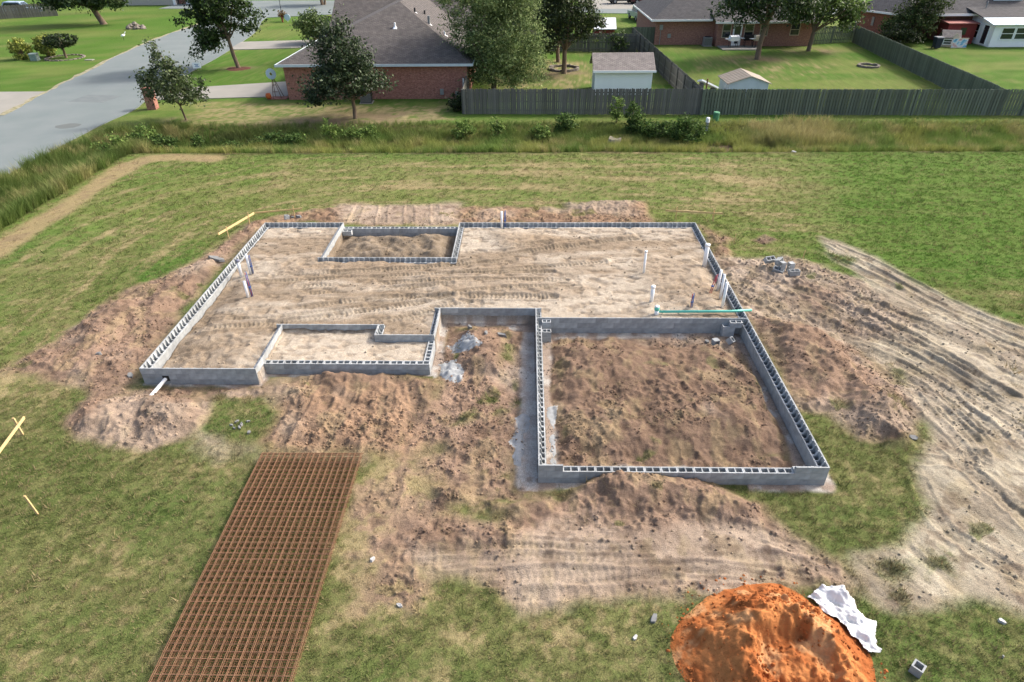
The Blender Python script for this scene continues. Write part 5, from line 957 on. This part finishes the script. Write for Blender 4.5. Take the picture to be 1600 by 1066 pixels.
def grill(x, y, label, m, rz=0):
    o = empty('barbecue_grill', (x, y, .1), rz, label, 'grill', 'grills on the patio')
    for sx in (-.4, .4):
        for sy in (-.2, .2): MB().tube([(sx, sy, 0), (sx, sy, .7)], .025, 6).build('leg', M_DARK, o)
    MB().box(-.5, .5, -.28, .28, .62, .85).build('firebox', m, o); MB().prism([(-.28, .86), (.28, .86), (.26, 1.05), (.1, 1.16), (-.1, 1.16), (-.26, 1.05)], 'x', -.48, .48).build('hood', m, o); MB().box(-.95, -.52, -.22, .22, .80, .84).build('side_shelf', M_WHITE, o)
grill(21.6, 63.6, 'white topped grill before the white back door', M_WHITE, .2); grill(23.3, 64.0, 'black covered grill right of the back door', M_BLACK, 0); grill(24.2, 63.8, 'small tan topped grill at the right end of the patio', M_TAN, .4)
# house at the right with a white sunroom, and its brick neighbour wing
hD = empty('sunroom_house', (52, 70, 0), 0, 'dark roofed house with white sunroom at the top right', 'house'); sD = lambda x, y, z: (x-52, y-70, z)
MB().box(45-52, 64-52, 67.5-70, 80-70, -.1, 2.7).build('wall', M_BRICKC, hD); roof('roof', [[sD(*p) for p in q] for q in hip(43.6, 65, 66.6, 81, 2.72, 6.8, 50, 58, 74, 74)], M_ROOFB, hD)
MB().box(43.55-52, 65-52, 66.52-70, 66.58-70, 2.58, 2.8).build('fascia', M_WHITE, hD)
s = MB(); prof = [(63.2-70, -.1), (67.49-70, -.1), (67.49-70, 3.0), (63.2-70, 2.15)]; s.prism(prof, 'x', 48.2-52, 60-52); sr = s.build('sunroom_wall', M_WHITE, hD)
for k in range(11): MB().box(48.21-52, 60-52, 63.175-70, 63.199-70, .02+k*.19, .19+k*.19).build('siding_board', M_WHITE, sr)
roof('sunroom_roof', [[sD(47.7, 62.8, 2.2), sD(60.4, 62.8, 2.2), sD(60.4, 64.9, 2.62), sD(47.7, 64.9, 2.62)]], M_FASC, hD); roof('sunroom_roof', [[sD(47.7, 64.9, 2.66), sD(60.4, 64.9, 2.66), sD(60.4, 69.5, 3.75), sD(46.9, 69.5, 3.75)]], M_ROOFB, hD)
for x0 in (49.0, 50.45, 51.9): window(hD, x0-52, x0+1.35-52, .72, 1.88, 63.17-70)
for y0, y1, z0, z1, nm in ((65.6, 66.6, .5, 1.9, 'window'), (63.9, 64.9, .1, 2.0, 'door')): window(hD, y0-70, y1-70, z0, z1, 48.2-52, None, 'x', nm == 'window', nm)
MB().box(50.5-52, 53.6-52, 68.6-70, 70.2-70, 3.55, 4.6).build('dormer', M_FASC, hD); MB().tube([(49.2-52, 67.4-70, 3.2), (49.2-52, 67.4-70, 3.9)], .06, 8).build('roof_vent', M_GREYM, hD)
o = empty('tool_shed', (46.2, 66.2, 0), 0, 'dark red shed tucked beside the white sunroom', 'shed'); M_REDP = mat('red painted boards', S(132, 58, 54), .8, var=.15, scale=2, stretch=(6, 6, .5)); M_REDR = mat('faded red metal', S(150, 96, 88), .7)
MB().box(-1.5, 1.5, -.8, 1.0, -.05, 1.95).build('wall', M_REDP, o); MB().prism([(-1.0, 1.96), (1.2, 1.96), (1.2, 2.2), (-1.0, 2.05)], 'x', -1.65, 1.65).build('roof', M_REDR, o); MB().box(-.1, .5, -.83, -.805, .9, 1.6).build('window', M_GLASS, o)
o = empty('play_house', (44.5, 64.2, 0), -.3, 'small grey roofed play house beside the red shed', 'play house')
MB().box(-.75, .75, -.6, .6, -.05, .95).build('wall', M_TAN, o); roof('roof', [[(-.9, -.8, .9), (.9, -.8, .9), (.9, 0, 1.55), (-.9, 0, 1.55)], [(-.9, 0, 1.55), (.9, 0, 1.55), (.9, .8, .9), (-.9, .8, .9)]], M_ROOFS, o); window(o, -.65, .2, .2, .75, -.6)
MB().prism([(.0, .9), (.8, .9), (.4, 1.35)], 'y', -.85, -.3).build('dormer', M_TAN, o)
o = empty('wheeled_bin', (42.46,62.59,0), 0, 'dark wheeled bin behind the right side fence', 'bin'); mb = MB(); mb.v = [(-.25, -.3, .08), (.25, -.3, .08), (.25, .3, .08), (-.25, .3, .08), (-.33, -.38, 1.05), (.33, -.38, 1.05), (.33, .38, 1.05), (-.33, .38, 1.05)]; mb.f = [(0, 3, 2, 1), (4, 5, 6, 7), (0, 1, 5, 4), (1, 2, 6, 5), (2, 3, 7, 6), (3, 0, 4, 7)]
M_NAVY = mat('navy plastic', S(36, 42, 62), .5, var=.1); mb.build('bin_body', M_NAVY, o); MB().prism([(-.42, 1.06), (.42, 1.06), (.36, 1.14), (-.36, 1.14)], 'x', -.36, .36).build('lid', mat('grey lid', S(120, 124, 130), .5), o)
for sx in (-.27, .27): MB().tube([(sx-.03, .28, .1), (sx+.03, .28, .1)], .1, 10).build('wheel', M_BLACK, o)
pm = bpy.data.materials.new('printed panel'); pm.use_nodes = True; n = pm.node_tree.nodes; nz = n.new('ShaderNodeTexNoise'); nz.inputs['Scale'].default_value = 1.8; rp = n.new('ShaderNodeValToRGB'); tcn = n.new('ShaderNodeTexCoord'); pm.node_tree.links.new(tcn.outputs['Object'], nz.inputs[0])
for p, c in ((.35, S(206, 150, 150)), (.47, S(226, 226, 230)), (.55, S(120, 180, 216)), (.68, S(60, 120, 170))): e = rp.color_ramp.elements.new(p); e.color = (*c, 1)
pm.node_tree.links.new(nz.outputs['Fac'], rp.inputs[0]); pm.node_tree.links.new(rp.outputs[0], n['Principled BSDF'].inputs[0])
o = empty('printed_board', (44.95, 62.9, 0), 0, 'blue and pink printed board standing on the grass by the play house', 'board'); MB().box(-.78, .78, -.02, .02, .04, .9).build('panel', pm, o); f = MB(); f.box(-.82, .82, -.03, .03, 0, .05); f.box(-.82, .82, -.03, .03, .89, .94); f.build('frame', M_TAN, o)
hC = empty('brick_house', (38.7, 74.2, 0), math.atan2(-5, 2.5), 'brown brick house end behind the right fence corner', 'house')
MB().box(0, 6.5, 0, 10, -.1, 2.5).build('wall', M_BRICKC, hC); roof('roof', hip(-.5, 7.0, -.5, 10.5, 2.52, 5.2, 3.2, 3.2, 4, 7), M_ROOFB, hC); MB().box(-.55, 7.05, -.56, -.51, 2.38, 2.58).build('fascia', M_WHITE, hC); MB().box(.1, .22, -.06, -.001, 0, 2.4).build('downpipe', M_WHITE, hC)
MB().box(2.2, 2.5, -.08, -.001, 1.0, 1.9).build('meter_box', M_GREYM, hC); MB().box(-.06, -.001, .6, 1.4, .2, 2.1).build('door', M_WHITE, hC)
# houses and cars at the far edge of the view
hE = empty('pale_house', (-60, 113, 0), 0, 'pale house with brick garage beyond the lawn at the top left', 'house'); M_STUC = mat('pale siding', S(186, 180, 172), .8, var=.05)
MB().box(-9, 0, -3.6, 6, -.1, 3.0).build('wall', M_STUC, hE); MB().box(0.3, 7, -2.2, 7, -.1, 2.9).build('garage_wall', M_BRICKB, hE); MB().box(1.5, 5.8, -2.26, -2.201, 0, 2.3).build('garage_door', M_WHITE, hE); MB().box(-.02, .32, -3.66, -3.2, -.1, 2.9).build('column', M_WHITE, hE)
roof('roof', hip(-9.6, 7.6, -4.2, 7.6, 3.0, 6.5, -4, 2, 1.5, 1.5), M_ROOFB, hE)
def car(loc, rz, label, body, L=4.7, W=1.85, H=1.7, truck=False, name='parked_car', cat='car'):
    o = empty(name, loc, rz, label, cat, 'vehicles parked by the far street'); m = body
    prof = [(-L/2, .45), (L/2, .45), (L/2, .8), (L/2-.1, .95), (L*.20, 1.05), (L*.08, H*.98), (-L*.16, H), (-L*.20, 1.1), (-L/2+.02, 1.08)] if truck else [(-L/2, .4), (L/2, .4), (L/2, .8), (L/2-.15, .95), (L*.22, 1.05), (L*.06, H*.97), (-L*.36, H), (-L/2+.05, 1.1)]
    lo = [p for p in prof if p[1] <= 1.11]; hi = [p for p in prof if p[1] > 1.11]
    MB().prism(lo, 'y' if False else 'y', -W/2, W/2).build('body', m, o)
    cabp = [(prof[4][0]-.02, 1.04), (hi[0][0], hi[0][1]), (hi[1][0], hi[1][1]), ((prof[-2][0] if truck else prof[-1][0]+.05), 1.06)]; cb_ = MB().prism(cabp, 'y', -W/2+.12, W/2-.12).build('cabin', m, o)
    for s in (-1, 1):
        q = [(a*.86+(hi[0][0]+hi[1][0])*.07, b) for a, b in cabp]; q = [(q[0][0], 1.12), (q[1][0], q[1][1]-.12), (q[2][0], q[2][1]-.12), (q[3][0], 1.12)]; MB().prism(q, 'y', s*(W/2-.12)-.008, s*(W/2-.12)+.008).build('window', M_GLASS, cb_)
    a, b2 = Vector((cabp[0][0], 0, cabp[0][1])), Vector((cabp[1][0], 0, cabp[1][1])); nrm = (b2-a).cross(Vector((0, 1, 0))).normalized()
    for u, w2 in ((cabp[0], cabp[1]), (cabp[3], cabp[2])):
        A = Vector((u[0], 0, u[1])); Bv = Vector((w2[0], 0, w2[1])); sgn = 1 if u is cabp[0] else -1; off = Vector((sgn*.012, 0, .008)); p0 = A.lerp(Bv, .12)+off; p1 = A.lerp(Bv, .9)+off
        MB().quad((p0.x, -W/2+.2, p0.z), (p0.x, W/2-.2, p0.z), (p1.x, W/2-.25, p1.z), (p1.x, -W/2+.25, p1.z)).build('windscreen', M_GLASS, cb_)
    for sx in (-.31, .31):
        for sy in (-1, 1):
            w_ = MB().tube([(0, -.11, 0), (0, .11, 0)], .36, 14).build('wheel', M_BLACK, o, loc=(sx*L, sy*(W/2-.09), .36)); MB().tube([(0, -.115, 0), (0, .115, 0)], .2, 10).build('rim', M_GREYM, w_)
    for sy in (-1, 1): MB().box(L/2-.02, L/2+.015, sy*.62-.16, sy*.62+.16, .68, .84).build('headlight', M_WHITE, o); MB().box(-L/2-.015, -L/2+.02, sy*.72-.1, sy*.72+.1, .7, 1.0).build('tail_light', M_REDP, o)
    if truck: MB().box(-L/2+.1, -L*.21, -W/2+.1, W/2-.1, 1.09, 1.13).build('bed_liner', M_DARK, o)
    return o
M_SILV = mat('pale green silver paint', S(150, 164, 160), .3, var=.05, spec=.6); M_MAR = mat('maroon paint', S(74, 30, 40), .3, var=.05, spec=.6); M_BLK = mat('black paint', S(40, 42, 48), .25, var=.05, spec=.6)
car((14.9, 86.2, .05), math.radians(98), 'silver green pickup truck on the drive beside the far brick house', M_SILV, 5.4, 1.95, 1.85, True, 'pickup_truck', 'truck')
car((15.0, 106.4, .06), math.radians(12), 'black parked car beyond the far street', M_BLK); car((18.6, 105.8, .06), math.radians(5), 'maroon parked car at the top edge beyond the far street', M_MAR)
car((-77.6, 97.0, 0), math.radians(10), 'blue and white vehicle behind the dark fence at the top left', mat('blue white paint', S(190, 205, 220), .3, c2=S(70, 110, 160), scale=.6), 5.2, 2.0, 1.9)
# ------------------------------------------------------------------ sheds and yard things
o = empty('garden_shed', (7.25, 43.6, 0), 0, 'white clapboard garden shed with brown shingle roof', 'shed'); MB().box(-2.2, 2.15, -1.5, 1.5, -.05, 2.0).build('wall', M_WHITE, o)
sh = picket = None
bm_ = MB().box(-2.2, 2.15, -1.53, -1.502, 0, .128).mesh('siding_board', M_WHITE)
for k in range(15): inst('siding_board', bm_, o, (0, 0, .02+k*.131), (math.radians(.0), 0, 0))
MB().quad((-2.2, -1.5, 2.0), (-2.2, 1.5, 2.0), (-2.2, 0, 2.85)).quad((2.15, -1.5, 2.0), (2.15, 0, 2.85), (2.15, 1.5, 2.0)).build('gable', M_WHITE, o)
for x in (-2.2, 2.15): MB().box(x-.06, x+.06, -1.56, -1.44, 0, 2.0).build('corner_trim', M_WHITE, o)
roof('roof', [[(-2.45, -1.85, 1.85), (2.4, -1.85, 1.85), (2.4, 0, 2.9), (-2.45, 0, 2.9)], [(-2.45, 0, 2.9), (2.4, 0, 2.9), (2.4, 1.85, 1.85), (-2.45, 1.85, 1.85)]], M_ROOFS, o); MB().box(-2.46, 2.42, -1.9, -1.86, 1.74, 1.9).build('fascia', M_WHITE, o); MB().box(-2.25, -2.205, -.6, .6, .05, 1.8).build('door', M_FASC, o)
o = empty('metal_shed', (15.95, 39.9, 0), 0, 'small low metal shed with ribbed tan roof behind the gapped fence', 'shed'); M_SHM = mat('pale metal siding', S(196, 206, 214), .6, var=.05, scale=2); M_TANM = mat('tan ribbed metal', S(184, 172, 156, .6), .6, var=.08, scale=2)
s_ = MB().box(-1.45, 1.4, -1.4, 1.3, -.05, 1.62).build('wall', M_SHM, o); MB().quad((-1.45, -1.4, 1.62), (1.4, -1.4, 1.62), (0, -1.4, 2.08)).quad((-1.45, 1.3, 1.62), (0, 1.3, 2.08), (1.4, 1.3, 1.62)).build('gable', M_SHM, o)
roof('roof', [[(-1.62, -1.55, 1.58), (-1.62, 1.45, 1.58), (0, 1.45, 2.12), (0, -1.55, 2.12)], [(1.58, -1.55, 1.58), (0, -1.55, 2.12), (0, 1.45, 2.12), (1.58, 1.45, 1.58)]], M_TANM, o, .04)
rib = MB().tube([(0, 0, 0), (1.62, 0, .54)], .018, 4).mesh('roof_rib', M_TANM)
for k in range(8): inst('roof_rib', rib, o, (-1.62, -1.4+k*.39, 1.595))
o = empty('white_board_stack', (12.9, 38.4, 0), math.radians(12), 'white tilted board leaning on timbers behind the fence corner', 'board'); MB().box(-.75, .75, -.3, .3, -.05, .06, Matrix.Translation((0, 0, 1.55)) @ Matrix.Rotation(math.radians(24), 4, 'Y') @ Matrix.Rotation(math.radians(-18), 4, 'X')).build('board', M_WHITE, o); MB().box(-.6, -.4, -.2, .2, -.05, 1.65).build('stand', M_WOOD, o); MB().box(.35, .55, -.2, .2, -.05, 1.25).build('stand', M_WOOD, o)
o = empty('fence_post', (12.35, 36.6, 0), 0, 'rusty post rising above the corner of the front fences', 'post'); MB().tube([(0, 0, 0), (0, 0, 2.25)], .05, 8).build('post_shaft', M_RUST2, o); MB().tube([(0, 0, 2.25), (0, 0, 2.3)], .065, 8).build('post_cap', M_RUST2, o)
o = empty('metal_roof_shed', (8.7, 72.2, 0), 0, 'dark red shed with white metal roof beyond the back fence', 'shed'); MB().box(-1.2, 1.15, -1.2, 1.5, -.05, 1.1).build('wall', M_REDP, o); roof('roof', [[(-1.35, -1.4, 1.0), (1.3, -1.4, 1.0), (1.3, .1, 2.0), (-1.35, .1, 2.0)], [(-1.35, .1, 2.0), (1.3, .1, 2.0), (1.3, 1.8, 1.2), (-1.35, 1.8, 1.2)]], M_WHITE, o)
M_STONE = mat('ring stone', S(150, 142, 132, .6), .95, var=.2, scale=5, bump=.3, obj_var=.25)
def ring(x, y, r, n, label, name, cat, s=.16):
    o = empty(name, (x, y, 0), 0, label, cat); me = MB(); me.v = []; 
    me.box(-.17, .17, -.11, .11, -.03, s); sm = me.mesh('stone', M_STONE)
    for i in range(n): a = 2*math.pi*i/n; inst('stone', sm, o, (r*math.cos(a), r*math.sin(a), 0), (0, random.uniform(-.1, .1), a+math.pi/2+random.uniform(-.15, .15)), (1, 1, random.uniform(.8, 1.2)))
ring(31.4, 53.2, .85, 16, 'ring of stones for a fire in the green yard', 'fire_ring', 'fire ring'); ring(3.1, 52.6, 1.3, 22, 'stone edging ring behind the dark upright tree', 'tree_ring', 'edging', .2); ring(-48.6, 60.0, 1.75, 26, 'stone edging ring around the mushroom shaped shrub', 'tree_ring', 'edging', .1)
M_MULCH = mat('red brown mulch', S(110, 70, 56, .6), 1, var=.25, scale=8, bump=.6)
blob('mulch_bed', [(-28+1.2*math.cos(a), 53.8+1.0*math.sin(a)) for a in [k*.6 for k in range(10)]], .08, M_MULCH, 'red brown mulch around the roadside tree trunk', 'mulch', None, .1, .4, 5)
o = empty('brick_mailbox', (-28.6, 38.3, 0), .1, 'brick mailbox pillar at the road edge', 'mailbox'); MB().box(-.32, .32, -.32, .32, -.1, 1.45).build('pillar', M_BRICKA, o); MB().box(-.37, .37, -.37, .37, 1.45, 1.53).build('cap', M_BRICKC, o); bx_ = MB().box(-.34, -.323, -.13, .13, .95, 1.2).build('mail_door', M_DARK, o)
o = empty('garden_windmill', (-20.3, 41.6, 0), 0, 'ornamental windmill beside the left end of the near brick house', 'windmill'); M_BRN = mat('brown tower', S(92, 70, 56), .8)
for sx, sy in ((-.35, -.3), (.35, -.3), (.35, .3), (-.35, .3)): MB().tube([(sx+.2, sy, 0), (0, 0, 1.75)], .025, 6).build('tower_leg', M_BRN, o)
for z_ in (.5, 1.0): MB().box(-.2+.12*z_, .32-.1*z_, -.24+.1*z_, -.2+.1*z_, z_, z_+.04).build('brace', M_BRN, o)
wh = MB().tube([(-.0, -.17, 1.85), (0, -.1, 1.85)], .07, 10).build('hub', M_BRN, o); M_BLD = mat('blade metal', S(186, 206, 222), .5, var=.05); bl = MB().quad((-.035, -.13, .12), (.035, -.13, .12), (.095, -.11, .40), (-.095, -.15, .40)).mesh('blade', M_BLD)
for i in range(14): inst('blade', bl, o, (0, 0, 1.85), (0, 2*math.pi*i/14, 0))
MB().box(-.01, .01, 0, .5, 1.78, 1.95).build('tail_vane', M_BLD, o); MB().box(-.55, .95, -.5, .4, -.05, .06).build('edging_base', M_BRICKC, o)
o = empty('orange_pot', (-20.75, 41.2, .05), 0, 'round orange garden pot at the foot of the windmill', 'pot'); MB().tube([(0, 0, 0), (0, 0, .12), (0, 0, .3), (0, 0, .38)], [.14, .22, .22, .15], 12).build('pot_body', mat('orange clay', S(190, 100, 52), .7), o, True); MB().tube([(0, 0, .36), (0, 0, .41)], .17, 12).build('rim', mat('orange clay rim', S(170, 88, 46), .7), o)
o = empty('yard_sign', (-31.16,52.19,0), .15, 'small white yard sign at the roadside lawn', 'sign'); MB().box(-.36, .36, -.012, .012, .35, .85).build('panel', M_WHITE, o)
for x0, x1, z0, z1 in ((-.18, .18, .66, .72), (-.12, .12, .56, .61), (-.2, .2, .46, .51)): MB().box(x0, x1, -.018, -.0135, z0, z1).build('print', mat('sign blue', S(110, 134, 176), .7), o)
for sx in (-.2, .2): MB().tube([(sx, .015, -.05), (sx, .015, .8)], .008, 5).build('leg', M_DARK, o)
o = empty('flag_pole', (-38.2, 88.0, 0) if False else (-34.6, 88.0, 0), 0, 'thin pole on the far lawn beside the cross street', 'pole'); MB().tube([(0, 0, 0), (0, 0, 5.2)], [.05, .03], 8).build('pole_shaft', M_DARK, o); MB().tube([(0, 0, 5.2), (0, 0, 5.3)], .07, 8).build('pole_ball', M_GREYM, o)
o = empty('lawn_ornament', (-34.3, 86.9, 0), 0, 'brown post with round pale blue disc on the far lawn', 'ornament'); MB().tube([(0, 0, 0), (0, 0, .8)], .12, 8).build('post_body', mat('red brown post', S(140, 74, 56), .8), o); MB().tube([(.75, -.05, .6), (.75, .05, .6)], .42, 16).build('disc', M_BLD, o); MB().tube([(.75, 0, 0), (.75, 0, .3)], .03, 6).build('disc_leg', M_WHITE, o)
tree('round_shrub', (-34.4, 87.3), 'small red tinged shrub beside the far lawn ornament', [(0, 0, .9, .6, .5, .35)], 400, .12, S(96, 90, 50), S(150, 110, 70), .04, .3, 44, 'shrub', clumps=14, sig=.15)
o = empty('rock_pile', (-52.15,81.39,0), 0, 'heap of pale rocks on the lawn across the road', 'rocks')
for k in range(11):
    r_ = random.Random(k); a = r_.uniform(0, 6.28); q_ = r_.uniform(0, 1.1); mb = MB(); mb.tube([(0, 0, -.15), (0.05, 0, .05), (.02, .02, .3*r_.uniform(.6, 1.3))], [.42*r_.uniform(.6, 1), .46*r_.uniform(.6, 1), .14], 7); mb.build('rock', M_STONE, o, loc=(q_*math.cos(a)*1.1, q_*math.sin(a)*.8, .05+.55*(1-q_)))
o = empty('utility_box', (-50.9, 58.7, 0), .1, 'grey green utility box between the clipped shrubs', 'utility box'); MB().box(-.34, .34, -.3, .3, -.05, .62).build('cabinet', mat('utility green', S(128, 146, 140), .6), o); MB().prism([(-.34, .62), (.34, .62), (.30, .70), (-.30, .68)], 'x', -.37, .37).build('lid', mat('utility lid', S(140, 156, 150), .6), o)
o = empty('lawn_statue', (-48.56,71.7,0), .5, 'small white bird statue on the lawn across the road', 'statue'); MB().tube([(-.2, 0, .45), (0, 0, .5), (.25, 0, .62)], [.05, .16, .07], 8).build('bird_body', M_WHITE, o, True); MB().tube([(.25, 0, .62), (.3, 0, .85), (.42, 0, .88)], [.05, .04, .02], 6).build('neck', M_WHITE, o, True); MB().tube([(0, 0, -.05), (0, 0, .45)], .03, 6).build('leg', M_DARK, o)
o = empty('drain_cover', (-45.31,58.78,0), 0, 'small pale lid in the lawn beside the road', 'lid'); MB().box(-.4, .4, -.25, .25, -.05, .06).build('lid_plate', M_CONC, o); MB().tube([(0, 0, .06), (0, 0, .075)], .08, 8).build('lid_handle', M_GREYM, o)
o = empty('cable_pedestal', (11.62,32.23,0), 0, 'slim pale grey cable pedestal at the ditch edge', 'pedestal'); MB().box(-.07, .07, -.07, .07, -.1, .55).build('stem', M_GREYM, o); MB().tube([(0, 0, .45), (0, 0, .72), (0, 0, .76)], [.13, .13, .08], 10).build('dome', M_WHITE, o)
o = empty('cable_pedestal', (12.76,34.47,0), 0, 'green round cable pedestal at the foot of the gapped fence', 'pedestal'); MB().tube([(0, 0, -.1), (0, 0, .5)], .21, 14).build('drum', mat('pedestal green', S(76, 130, 96), .6), o); MB().tube([(0, 0, .5), (0, 0, .56)], [.22, .19], 14).build('lid', mat('pedestal lid', S(96, 150, 116), .6), o)
o = empty('garden_gate', (-5.4, 41.0, 0), 0, 'narrow pale gate at the right end of the near brick wall', 'gate')
for k in range(4): MB().box(.1+k*.12, .19+k*.12, -.02, .02, .1, 1.55).build('board', M_WHITE if k < 1 else M_WOOD, o)
MB().box(.08, .6, .02, .05, .4, .48).build('gate_rail', M_WOOD, o); MB().box(.08, .6, .02, .05, 1.2, 1.28).build('gate_rail', M_WOOD, o)
tree('dark_shrub', (-5.4, 37.4), 'dark shrub at the left end of the front fence', [(0, 0, .7, .7, .8, .65)], 1200, .085, S(34, 52, 30), S(72, 92, 48), .04, .3, 45, 'shrub', clumps=36, sig=.14, stems=3)
tree('dark_shrub', (39.6, 64.6), 'low dark hedge clump against the right side fence', [(0, 0, 1.1, 2.0, 1.2, 1.1)], 3500, .1, S(44, 58, 34), S(84, 98, 54), .06, .3, 46, 'shrub', clumps=60, sig=.22, stems=3)
o = empty('fence_debris', (36.01,64.85,0), .3, 'white bag lying at the far fence corner', 'bag'); MB().tube([(-.35, 0, .12), (-.1, 0, .2), (.25, 0, .16), (.4, 0, .1)], [.1, .24, .2, .06], 8).build('bag_body', M_WHITE, o, True); MB().tube([(.4, 0, .1), (.52, .03, .12)], .05, 6).build('bag_tie', M_WHITE, o)
